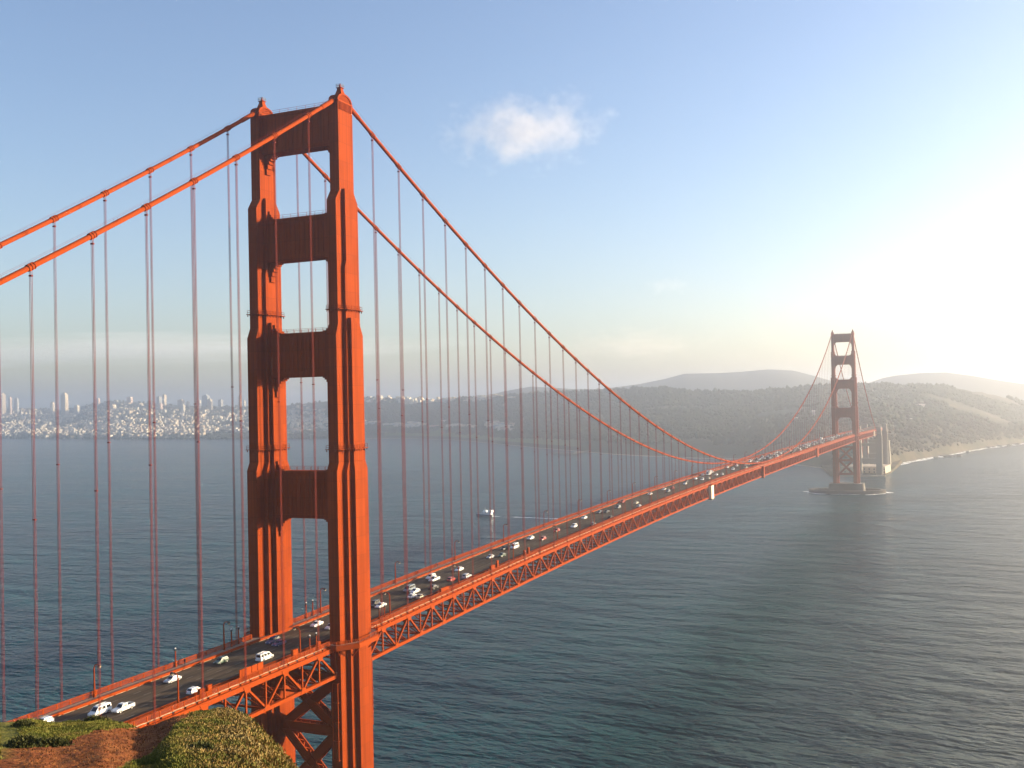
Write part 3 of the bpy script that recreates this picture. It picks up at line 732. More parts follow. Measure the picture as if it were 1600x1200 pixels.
def build_truss(side, label, far_from):
    o = empty('stiffening_truss', (side*GAUGE, 0, 0), label, 'bridge truss', 'stiffening trusses of the suspension bridge')
    ys = [y for y in YS]
    for nm, dz, hx, hz in (('top_chord', 0, .52, .60), ('bottom_chord', -DEPTH, .50, .46)):
        for a, b in ((Y0, -6.4), (6.4, MAIN-6.4), (MAIN+6.4, Y1)):
            yy = [a]+[y for y in ys if a < y < b]+[b]
            MB().sweep([(-hx, -hz), (hx, -hz), (hx, hz), (-hx, hz)], yy, lambda y: chord_z(y)+dz).build(nm, M_STEEL, o)
    far = MB()
    def put(nm, p, q, w, h, y):
        if y < far_from: bar(nm, p, q, w, h, o)
        else: far.beam(p, q, w, h)
    nds = [y for y in NODES if y < Y1]
    for i, y in enumerate(nds):
        if abs(y) > 2 and abs(y-MAIN) > 2:
            zt = chord_z(y); put('truss_vertical', (0, y, zt-DEPTH), (0, y, zt), .42, .42, y)
            if y < far_from:
                g = link('gusset', plate_me, M_STEEL, o); g.location = (0, y, zt-.2); g.rotation_euler.x = math.atan(slope(y))
        if i+1 < len(nds):
            y2 = nds[i+1]; ym = mid(y, y2); zm = chord_z(ym); zt, zt2 = chord_z(y), chord_z(y2)
            put('truss_vertical', (0, ym, zm-DEPTH), (0, ym, zm), .40, .40, ym)
            put('truss_diagonal', (0, y, zt-.3), (0, ym, zm-DEPTH+.2), .60, .50, ym)
            put('truss_diagonal', (0, ym, zm-DEPTH+.2), (0, y2, zt2-.3), .60, .50, ym)
            if y < far_from:
                g = link('gusset', plate_me, M_STEEL, o); g.location = (0, ym, zm-DEPTH+.1); g.rotation_euler = (math.pi+math.atan(slope(ym)), 0, 0); g.scale = (.9, .9, .8)
    if far.v: prop(far.build('truss_web', M_STEEL, o), kind='stuff')
    return o
TW = build_truss(1, 'west stiffening truss of open triangles along the ocean side of the deck', 1050)
TE = build_truss(-1, 'east stiffening truss behind the deck on the city side', 330)
df = empty('deck_frame', (0, 0, 0), 'orange floor beams and lateral bracing between the two trusses', 'bridge deck frame')
fbm_ = MB()
fbm_.box((0, 0, 0), (2*GAUGE-1.4, .5, .22)); fbm_.box((0, 0, -1.5), (2*GAUGE-1.4, .5, .22)); fbm_.box((0, 0, -.75), (2*GAUGE-1.5, .12, 1.3))
for k in range(-6, 7): fbm_.box((k*2, 0, -.75), (.18, .42, 1.28))
fb = fbm_.build('floor_beam', M_STEEL); fbme = fb.data; bpy.data.objects.remove(fb)
allp = sorted(NODES+[mid(a, b) for a, b in zip(NODES[:-1], NODES[1:])])
allp = [y for y in allp if y < Y1]
for y in allp:
    b = link('floor_beam', fbme, M_STEEL, df); b.location = (0, y, chord_z(y)-.1)
lat = MB()
for a, b in zip(allp[:-1], allp[1:]):
    za, zb = chord_z(a)-DEPTH, chord_z(b)-DEPTH
    lat.beam((-GAUGE+.6, a, za), (GAUGE-.6, a, za), .45, .5)
    lat.beam((-GAUGE+.6, a, za), (0, b, zb), .34, .3); lat.beam((GAUGE-.6, a, za+.02), (0, b, zb+.02), .34, .3)
    lat.beam((-GAUGE+.6, a, za), (-4, a, za+6), .28); lat.beam((GAUGE-.6, a, za), (4, a, za+6), .28)
    for x in (-7.4, -3.7, 3.7, 7.4): lat.beam((x, a, chord_z(a)+.25), (x, b, chord_z(b)+.25), .3, .5)
prop(lat.build('lateral_bracing', M_STEEL, df), kind='stuff')

# ------------------------------------------------------------------ roadway, sidewalks, barriers, railings
o = MB().sweep([(-9.5, -.26), (9.5, -.26), (9.5, 0), (-9.5, 0)], YS, road_z).build('road', M_ASPH); prop(o, kind='structure')
o = MB().sweep([(-12.95, -.30), (-9.75, -.30), (-9.75, 0), (-12.95, 0)], YS, walk_z).build('sidewalk', M_WALK); prop(o, kind='structure')
o = MB().sweep([(9.75, -.30), (12.95, -.30), (12.95, 0), (9.75, 0)], YS, walk_z).build('sidewalk', M_WALK); prop(o, kind='structure')
dash = MB(); y = Y0+3
while y < 760:
    for x in (-6.1, -3.05, 3.05, 6.1, 0):
        z0, z1 = road_z(y)+.006, road_z(y+2.4)+.006
        dash.add([(x-.07, y, z0), (x+.07, y, z0), (x+.07, y+2.4, z1), (x-.07, y+2.4, z1)], [(0, 1, 2, 3)])
    y += 7.3
o = dash.build('lane_marking', M_LINE); prop(o, kind='structure')
for s, lab in ((1, 'low orange barrier rail between the traffic and the west sidewalk'), (-1, 'low orange barrier rail between the traffic and the east sidewalk')):
    o = empty('safety_barrier', (s*9.62, 0, 0), lab, 'barrier')
    MB().sweep([(-.12, .15), (.12, .15), (.12, .80), (-.12, .80)], YS, road_z).build('barrier_rail', M_STEEL, o)
    m = MB()
    for y in np.arange(Y0, Y1, 3.81): m.box((0, y, road_z(y)+.06), (.2, .3, .5))
    m.build('barrier_post', M_STEEL, o)
def railing_panel(L, pickets=True):
    m = MB(); g = .18
    m.box((0, 0, 1.28), (.16, L, .14)); m.box((0, 0, .22), (.12, L, .12))
    m.box((0, L/2-.12, .66), (.2, .24, 1.32))
    n = 16
    for k in range(n): m.box((0, -L/2+(k+.5)*(L-.25)/n, .72), (.05, .11, 1.0))
    m.box((.22, -.1, -.32), (.10, L-.75, .42))
    return m
pan = railing_panel(3.81).build('railing_panel', M_STEEL); pme = pan.data; bpy.data.objects.remove(pan)
def build_railing(s, lab, gaps):
    o = empty('railing', (s*13.25, 0, 0), lab, 'railing')
    far = MB(); n = 0; y = -166.0
    while y < Y1-3:
        yc = y+1.905; z = walk_z(yc)
        if not any(a < yc < b for a, b in gaps):
            if n < 262:
                q = link('railing_panel', pme, M_STEEL, o); q.location = (0, yc, z); q.rotation_euler = (math.atan(slope(yc)), 0, 0)
                q.scale.x = s
                n += 1
            else:
                far.beam((0, y, walk_z(y)+1.28), (0, y+3.81, walk_z(y+3.81)+1.28), .16, .14); far.beam((0, y, walk_z(y)+.22), (0, y+3.81, walk_z(y+3.81)+.22), .12)
                far.beam((0, y, walk_z(y)+.72), (0, y+3.81, walk_z(y+3.81)+.72), .05, .55); far.box((0, y, z+.66), (.2, .24, 1.32))
                far.beam((s*.22, y+.3, walk_z(y)-.32), (s*.22, y+3.4, walk_z(y+3.4)-.32), .10, .42)
        y += 3.81
    prop(far.build('far_rail', M_STEEL, o), kind='stuff')
    return o
GAPS = [(-10, 10.5), (MAIN-8, MAIN+8)]
build_railing(1, 'orange picket railing along the outer edge of the west sidewalk', GAPS)
build_railing(-1, 'orange picket railing along the outer edge of the east sidewalk', GAPS)
# balconies where the sidewalks pass round the tower legs
def balcony(s, yt, lab):
    o = empty('tower_balcony', (0, yt, 0), lab, 'balcony')
    zw = walk_z(yt+.1)-.02
    P = [(13.0, -10.4), (15.6, -10.2), (19.6, -5.0), (19.6, 5.0), (15.6, 10.6), (13.0, 10.8)]
    def zz(y): return walk_z(yt+y)-.02
    R0 = [(s*x, y, zz(y)-.32) for x, y in P]; R1 = [(s*x, y, zz(y)) for x, y in P]
    # floor as a ring of quads outside the leg
    inner = [(13.0, -8.2), (15.0, -8.1), (17.7, -3.0), (17.7, 3.0), (15.0, 8.1), (13.0, 8.2)]
    m = MB()
    for i in range(5):
        q = [P[i], P[i+1], inner[i+1], inner[i]]
        m.rings([[(s*x, y, zz(y)-.3) for x, y in q], [(s*x, y, zz(y)) for x, y in q]])
    m.build('balcony_floor', M_WALK, o)
    fas = MB()
    for i in range(5):
        a, b = P[i], P[i+1]; fas.beam((s*a[0], a[1], zz(a[1])-.58), (s*b[0], b[1], zz(b[1])-.58), .34, 1.3)
    fas.build('fascia', M_STEEL, o)
    rl = MB()
    for i in range(5):
        a, b = P[i], P[i+1]; L = math.hypot(b[0]-a[0], b[1]-a[1])
        for h, w in ((1.28, .14), (.22, .12)): rl.beam((s*a[0], a[1], zz(a[1])+h), (s*b[0], b[1], zz(b[1])+h), .14, w)
        n = int(L/.45)
        for k in range(n+1):
            t = k/n; x, y = a[0]+(b[0]-a[0])*t, a[1]+(b[1]-a[1])*t
            rl.box((s*x, y, zz(y)+.66), (.16 if k % 6 == 0 else .06, .16 if k % 6 == 0 else .10, 1.2))
    rl.build('balcony_rail', M_STEEL, o)
    br = MB()
    for a in (P[1], P[2], P[3], P[4]): br.beam((s*a[0]*.985, a[1]*.9, zz(a[1])-1.3), (s*14.2, a[1]*.55, zz(a[1])-6), .35)
    br.build('bracket', M_STEEL, o)
balcony(1, 0, 'orange walkway balcony bulging round the near tower west leg')
balcony(-1, 0, 'orange walkway balcony bulging round the near tower east leg')
balcony(1, MAIN, 'walkway balcony round the far tower west leg')

# ------------------------------------------------------------------ lamps and posts on the sidewalks
def lamp_parts(parent):
    MB().lathe([(.36, 0), (.36, .6), (.23, .8), (.19, 3.6), (.15, 6.8)], n=8).build('pole', M_STEEL, parent)
    pts = [(0, 0, 6.7), (-.10, 0, 7.2), (-.5, 0, 7.6), (-1.0, 0, 7.72), (-1.5, 0, 7.70)]
    MB().tube(pts, .14, 6).build('gooseneck', M_STEEL, parent)
    MB().lathe([(.12, .35), (.34, .20), (.42, -.15), (.40, -.22)], (-1.75, 0, 7.55), 10).build('lamp_hood', M_DARK, parent)
    MB().lathe([(.36, 0), (.30, -.22), (.12, -.32)], (-1.75, 0, 7.34), 10).build('lamp_lens', M_LAMP, parent)
proto = empty('street_lamp', (0, 0, 0)); lamp_parts(proto)
def copy_tree(o):
    c = o.copy(); C.objects.link(c)
    for ch in o.children:
        d = ch.copy(); C.objects.link(d); d.parent = c
        for g in ch.children:
            e = g.copy(); C.objects.link(e); e.parent = d
    return c
first = True
for s, side in ((1, 'west'), (-1, 'east')):
    for k in range(-2, 27):
        y = -22.5+45.72*k
        if abs(y-MAIN) < 5: continue
        l = proto if first else copy_tree(proto); first = False
        l.location = (s*12.6, y, walk_z(y)); l.rotation_euler.z = 0 if s > 0 else math.pi
        special = {(1, -1): 'gooseneck lamp on the west sidewalk with tall orange panels close beyond it',
                   (1, 0): 'gooseneck lamp on the west sidewalk left of the near tower beside two posts',
                   (1, 1): 'gooseneck lamp on the west sidewalk just right of the near tower',
                   (-1, -1): 'orange gooseneck lamp on the east sidewalk above the white van',
                   (-1, 0): 'shaded gooseneck lamp on the east sidewalk left of the near tower',
                   (-1, 1): 'gooseneck lamp on the east sidewalk seen between the tower legs',
                   (-1, 2): 'gooseneck lamp on the east sidewalk first to the right of the near tower'}.get((s, k))
        prop(l, special or 'orange gooseneck lamp along the %s sidewalk over the main span' % side, 'street lamp', 'gooseneck lamps along the %s sidewalk' % side)
proto = empty('marker_post', (0, 0, 0))
MB().lathe([(.28, 0), (.28, .4), (.18, .6), (.16, 4.2)], n=8).build('pole', M_STEEL, proto)
MB().lathe([(.16, 4.15), (.30, 4.3), (.30, 4.55), (.10, 4.75)], n=8).build('post_cap', M_DARK, proto)
MB().lathe([(.2, 4.72), (.26, 4.85), (.12, 5.0)], n=8).build('marker_light', M_WHITE, proto)
first = True
for s, y, lab in ((1, -18.6, 'short marker post on the west sidewalk nearer the lamp, north of the tower'), (1, -15.6, 'short marker post on the west sidewalk closest to the tower north face'),
                  (-1, -19.0, 'shaded marker post on the east sidewalk nearer the lamp'), (-1, -16.0, 'shaded marker post on the east sidewalk farther from the lamp'),
                  (1, 16.6, 'short marker post on the west sidewalk just past the tower balcony'), (1, 19.6, 'short marker post on the west sidewalk beside the lamp past the tower'),
                  (-1, 16.0, 'short marker post seen between the tower legs, left of its pair'), (-1, 19.4, 'short marker post seen between the tower legs, beside the lamp'),
                  (-1, -41, 'short orange post on the east sidewalk behind the silver sedan'), (1, 9.6, 'short marker post on the tower balcony corner')):
    q = proto if first else copy_tree(proto); first = False
    q.location = (s*12.9, y, walk_z(y)); prop(q, lab, 'marker post', 'short marker posts beside the tower')
# tall orange work panels and signs fixed to the west railing
pp = empty('work_screen', (13.05, -43.2, walk_z(-43)), 'tall orange plywood screen of four panels on the west sidewalk', 'work screen')
for k in range(4):
    b = MB().box((0, -3.45+k*2.3, 1.55), (.14, 2.24, 3.0)).build('panel', M_STEEL, pp)
    MB().box((0.12, -3.45+k*2.3-1.05, 1.55), (.1, .12, 3.0)).build('batten', M_STEEL, b)
for y, w, h, lab in ((-25.2, 2.2, 2.6, 'small orange sign board on the west railing by the lamp'), (-61, 1.4, 2.2, 'orange cabinet on the west sidewalk by the white hatchback'), (-58.3, 1.4, 2.4, 'second orange cabinet on the west sidewalk nearer the work screen'),
                     (58, 5.5, 2.1, 'long orange screen on the west railing below the white cars'), (95.5, 3.2, 2.6, 'orange equipment box on the west railing beside the blue hatchback'), (99.7, 1.2, 3.6, 'orange box with a pale top on the west railing'),
                     (125, 1.0, 3.2, 'narrow orange cabinet on the west railing, first of two'), (128.8, 1.0, 3.6, 'narrow orange cabinet on the west railing, farther of two'), (-14.5, 1.3, 2.2, 'orange cabinet on the west sidewalk closest to the tower')):
    o = empty('equipment_cabinet', (12.75, y, walk_z(y)), lab, 'cabinet')
    MB().box((0, 0, h/2), (.7, w, h)).build('cabinet_body', M_STEEL, o); MB().box((0, 0, h+.07), (.82, w+.14, .14)).build('cabinet_lid', M_STEEL, o)
    MB().box((.37, 0, h/2), (.05, w*.8, h*.8)).build('cabinet_door', M_STEEL, o)
# pale canvas shrouds hung over the truss at mid span
for y, w, col, lab in ((424, 6.5, M_PALE, 'pale sunlit work shelter hung on the west truss'), (900, 9, M_STEEL, 'orange work shelter hung on the west truss near the far tower'), (600, 3.5, M_STEEL, 'narrow orange work platform on the west truss at mid span'), (1537, 6, M_PALE, 'small pale shelter hung on the west truss beyond the far tower')):
    o = empty('work_shelter', (GAUGE+1.3, y, chord_z(y)), lab, 'work shelter')
    MB().box((0, 0, -4.0), (1.9, w, 8.6)).build('shelter_wall', col, o); MB().box((0, 0, .42), (2.3, w+.4, .24)).build('shelter_roof', M_STEEL, o)
    MB().box((0, 0, -8.6), (2.6, w+1.6, .5)).build('shelter_floor', M_DARK, o)

# ------------------------------------------------------------------ south pylons
def pylon(y, z0, ztop, lab, w=9.5, dy=11, conn=True):
    o = empty('concrete_pylon', (0, y, z0), lab, 'concrete pylon')
    H = ztop-z0
    for s in (-1, 1):
        m = MB(); x = s*(GAUGE+2.6)
        m.rings([[(x+px*a, py*a, z) for px, py in ((-w/2, -dy/2), (w/2, -dy/2), (w/2, dy/2), (-w/2, dy/2))] for z, a in ((0, 1.06), (H*.86, 1.0), (H*.87, .9), (H, .86))])
        sh = m.build('shaft', M_CONC, o)
        g = MB()
        for k in (-1, 0, 1): g.box((x+k*w*.28, -dy*.53-.0, H*.45), (w*.14, .5, H*.75)); g.box((x+s*w*.53, k*dy*.28, H*.45), (.5, dy*.14, H*.75))
        g.build('pilaster', M_CONC, sh)
    if conn:
        MB().box((0, 0, H*.30), (2*GAUGE-3.5, 4, H*.10)).build('cross_wall', M_CONC, o)
        MB().box((0, .5, H*.63), (2*GAUGE-3.6, 3.4, H*.06)).build('cross_wall', M_CONC, o)
pylon(1600, 1, 83, 'first pair of tall concrete pylons at the end of the south side span')
pylon(1712, 4, 84, 'second pair of tall concrete pylons beyond the fort')
for y, h, lab in ((1755, 46, 'shorter sunlit concrete buttress behind the second pylons'), (1812, 44, 'last sunlit concrete buttress stepping down the slope')):
    o = empty('concrete_buttress', (0, y, 5), lab, 'buttress')
    MB().rings([[(x*a, py, z) for x, py in ((-17, -9), (17, -9), (17, 9), (-17, 9))] for z, a in ((0, 1.05), (h, .97))]).build('buttress_wall', M_CONC, o)
    MB().box((0, 0, h+.4), (35, 19, .8)).build('coping', M_CONC, o)
# steel arch over the fort and the deck beyond
o = empty('arch_span', (0, 0, 0), 'orange steel arch carrying the road between the concrete pylons', 'arch span')
for s in (-1, 1):
    m = MB(); ya, yb = 1606, 1706
    P = [(s*12, ya+(yb-ya)*t, 30+36*math.sin(math.pi*t)) for t in np.linspace(0, 1, 13)]
    for a, b in zip(P[:-1], P[1:]): m.beam(a, b, 1.0, 1.6)
    m.build('arch_rib', M_STEEL, o); m = MB()
    for a in P[1:-1]: m.beam(a, (s*12, a[1], 73), .6)
    m.build('spandrel_post', M_STEEL, o)
MB().box((0, 1700, 75.2), (27, 190, 4.4)).build('girder', M_STEEL, o)
o = MB().add([(-9.5, 1608, 77.6), (9.5, 1608, 77.6), (9.5, 1900, 78.4), (-9.5, 1900, 78.4)], [(0, 1, 2, 3)]).build('road', M_ASPH); prop(o, kind='structure')
o = empty('brick_fort', (-6, 1652, 1), 'low grey fort under the steel arch', 'fort')
MB().rings([[(x*a, y*a, z) for x, y in ((-44, -30), (30, -34), (34, 28), (-40, 32))] for z, a in ((0, 1.0), (13, .985), (13.5, .9))]).build('fort_wall', CITY['tan'], o)
m = MB()
for k in range(9):
    for z in (4, 9): m.box((-36+k*8, -31.9-k*.45, z), (2, 1.2, 2.4))
m.build('embrasure', M_DARK, o)
o = MB().add([(-60, 1575, -3), (26, 1577, -3), (30, 1640, -3), (30, 1960, -3), (-140, 1960, -3), (-60, 1575, 2.2), (24, 1577, 2.2), (28, 1640, 2.2), (28, 1960, 7), (-140, 1960, 7)],
     [(5, 6, 7, 8, 9), (0, 1, 6, 5), (1, 2, 7, 6), (2, 3, 8, 7), (0, 5, 9, 4)]).build('terrain', M_CLIFF); prop(o, kind='structure')
o = MB().box((-12, 1572.5, 1.2), (78, 4, 3.2)).build('sea_wall', M_CONC); prop(o, 'pale sea wall along the water below the first pylons', 'sea wall')

# ------------------------------------------------------------------ vehicles (local +Y is forward)
def car_meshes(kind):
    D = dict(sedan=(4.7, 1.82, 1.43, [(-2.35, .42, .62), (-2.25, .30, .92), (-1.5, .22, .96), (.9, .22, .95), (1.9, .24, .80), (2.28, .30, .68), (2.35, .42, .58)], (-1.75, -1.05, .35, 1.15)),
             hatch=(4.3, 1.80, 1.55, [(-2.15, .42, .70), (-2.08, .30, .95), (-1.3, .22, .98), (.8, .22, .97), (1.75, .24, .84), (2.08, .30, .70), (2.15, .42, .6)], (-2.05, -1.65, .25, 1.1)),
             suv=(4.75, 1.9, 1.78, [(-2.37, .5, .75), (-2.3, .35, 1.05), (-1.5, .30, 1.08), (.9, .30, 1.08), (2.1, .32, .98), (2.32, .38, .8), (2.37, .5, .68)], (-2.25, -2.0, .3, 1.15)),
             van=(5.4, 2.0, 2.1, [(-2.7, .5, .9), (-2.65, .35, 1.12), (-1.5, .30, 1.15), (1.2, .30, 1.15), (2.2, .32, 1.05), (2.62, .38, .9), (2.7, .5, .7)], (-2.6, -2.5, 1.05, 1.95)),
             pickup=(5.5, 1.95, 1.8, [(-2.75, .55, .9), (-2.7, .42, 1.0), (-1.5, .38, 1.02), (1.1, .36, 1.06), (2.3, .38, 1.0), (2.68, .45, .85), (2.75, .55, .7)], (-.75, -.55, .6, 1.35)),
             truck=(8.2, 2.3, 2.5, [(-4.1, .6, .9), (-4.0, .5, 1.0), (-2, .5, 1.0), (2.4, .45, 1.1), (3.6, .45, 1.15), (4.0, .5, 1.0), (4.1, .6, .8)], (1.7, 1.75, 3.0, 3.6)))
    L, Wd, H, sec, (c0, c1, c2, c3) = D[kind]; hw = Wd/2; body = MB(); belt = float(np.interp((c0+c3)/2, [s[0] for s in sec], [s[2] for s in sec]))
    R = []
    for y, z0, z1 in sec:
        e = .86 if abs(y) > L/2-.02 else .96 if abs(y) > L/2-.2 else 1.0
        w = hw*e
        R.append([(-w*.93, y, z0), (w*.93, y, z0), (w, y, z0+(z1-z0)*.45), (w*.95, y, z1-.07), (w*.86, y, z1), (-w*.86, y, z1), (-w*.95, y, z1-.07), (-w, y, z0+(z1-z0)*.45)])
    body.rings(R)
    b0, b1 = hw*.90, hw*.74; zb = belt-.06
    cab = [(-b0, c0, zb), (b0, c0, zb), (b0, c3, zb), (-b0, c3, zb)], [(-b1, c1, H-.05), (b1, c1, H-.05), (b1, c2, H-.05), (-b1, c2, H-.05)], [(-b1*.9, c1+.08, H), (b1*.9, c1+.08, H), (b1*.9, c2-.1, H), (-b1*.9, c2-.1, H)]
    body.rings(list(cab))
    if kind == 'pickup':
        for s in (-1, 1): body.box((s*hw*.9, -1.72, 1.12), (.12, 1.95, .24))
        body.box((0, -2.66, 1.12), (Wd*.88, .12, .24))
    if kind == 'truck': body.box((0, -1.25, 2.15), (2.45, 5.6, 2.4))
    if kind == 'van':
        for s in (-.55, .55): body.box((s, -.8, H+.08), (.07, 2.9, .07))
        for y in (-2, -.8, .4): body.box((0, y, H+.10), (1.3, .07, .05))
    def lerp(a, b, t): return tuple(a[i]+(b[i]-a[i])*t for i in range(3))
    lo, hi = cab[0], cab[1]
    def pane(i, j, t0, t1, s0, s1, out):
        A, B, Cc, Dd = lerp(lo[i], lo[j], s0), lerp(lo[i], lo[j], s1), lerp(hi[i], hi[j], s1), lerp(hi[i], hi[j], s0)
        q = [lerp(A, Dd, t0), lerp(B, Cc, t0), lerp(B, Cc, t1), lerp(A, Dd, t1)]
        n = (Vector(q[1])-Vector(q[0])).cross(Vector(q[3])-Vector(q[0])).normalized()
        c = sum((Vector(x) for x in q), Vector())/4
        if n.dot(c-Vector((0, (c0+c3)/2, c.z))) < 0: n = -n
        return MB().rings([[tuple(Vector(x)-n*.02) for x in q], [tuple(Vector(x)+n*.018) for x in q]])
    wins = [('windshield', pane(2, 3, .14, .90, .07, .93, 1)), ('rear_window', pane(0, 1, .2, .88, .08, .92, 1))]
    sides = []
    rng_ = [(.06, .46), (.52, .94)] if kind not in ('pickup', 'truck') else [(.12, .9)]
    if kind == 'van': rng_ = [(.05, .30), (.34, .60), (.66, .93)]
    for (i, j) in ((1, 2), (3, 0)):
        m = MB()
        for a, b in rng_:
            q = pane(i, j, .2, .86, a, b, 1); m.add(q.v, q.f)
        sides.append(m)
    glass = MB()
    for _, m in wins: glass.add(m.v, m.f)
    for m in sides: glass.add(m.v, m.f)
    wheels = []
    rad = .33 if kind in ('sedan', 'hatch') else .38 if kind != 'truck' else .5
    for y in (-L*.30, L*.31):
        for s in (-1, 1): wheels.append((s*(hw-.10), y, rad))
    def wheel(r):
        return MB().tube([(-.12, 0, 0), (-.11, 0, 0), (.11, 0, 0), (.12, 0, 0)], [r*.85, r, r, r*.85], 14)
    lights = [(s*hw*.66, L/2-.06, sec[-2][2]-.08) for s in (-1, 1)]; tails = [(s*hw*.72, -L/2+.04, sec[1][2]-.15) for s in (-1, 1)]
    def mk(m, n): ob = m.build(n, None); d = ob.data; bpy.data.objects.remove(ob); return d
    return dict(body=mk(body, 'car_body'), wins=[(n, mk(m, n)) for n, m in wins], sides=[mk(m, 'side_window') for m in sides], glass=mk(glass, 'window'),
                wheel=mk(wheel(rad), 'wheel'), rim=mk(MB().tube([(-.135, 0, 0), (.135, 0, 0)], rad*.58, 10), 'rim'), wheels=wheels, rad=rad, lights=lights, tails=tails,
                bed=mk(MB().box((0, -1.72, 1.045), (Wd*.78, 1.85, .03)), 'bed') if kind == 'pickup' else None,
                light=mk(MB().box((0, 0, 0), (.34, .12, .15)), 'headlight'), tail=mk(MB().box((0, 0, 0), (.22, .10, .26)), 'taillight'))
CAR = {k: car_meshes(k) for k in ('sedan', 'hatch', 'suv', 'van', 'pickup', 'truck')}
def omat(o, m):
    if not o.data.materials: o.data.materials.append(m)
    o.material_slots[0].link = 'OBJECT'; o.material_slots[0].material = m
NAMES = dict(sedan='sedan', hatch='hatchback', suv='suv', van='van', pickup='pickup_truck', truck='box_truck')
def car(kind, color, x, y, label, group=None, level=2, cat=None):
    K = CAR[kind]; north = x < 2.9
    o = empty(NAMES[kind], (x, y, road_z(y)+.005), label, cat or {'sedan': 'car', 'hatch': 'car', 'suv': 'car', 'van': 'van', 'pickup': 'pickup truck', 'truck': 'truck'}[kind], group)
    o.rotation_euler = (0, 0, math.pi if north else 0)
    sl_ = math.atan(slope(y)); o.rotation_euler.x = -sl_ if north else sl_
    b = link('body', K['body'], None, o); omat(b, PAINT[color])
    if level == 2:
        for n, me in K['wins']: omat(link(n, me, None, o), M_GLASS)
        for me in K['sides']: omat(link('side_window', me, None, o), M_GLASS)
        for wx, wy, r in K['wheels']:
            w = link('wheel', K['wheel'], None, o); omat(w, M_TYRE); w.location = (wx, wy, r)
            omat(link('rim', K['rim'], None, w), M_RIM)
        for p in K['lights']: q = link('headlight', K['light'], None, o); omat(q, M_WHITE); q.location = p
        for p in K['tails']: q = link('taillight', K['tail'], None, o); omat(q, M_RED); q.location = p
        if K['bed']: omat(link('cargo_bed', K['bed'], None, o), M_DARK)
    else:
        omat(link('window', K['glass'], None, o), M_GLASS)
        if level == 1:
            for wx, wy, r in K['wheels']: w = link('wheel', K['wheel'], None, o); omat(w, M_TYRE); w.location = (wx, wy, r)
    return o
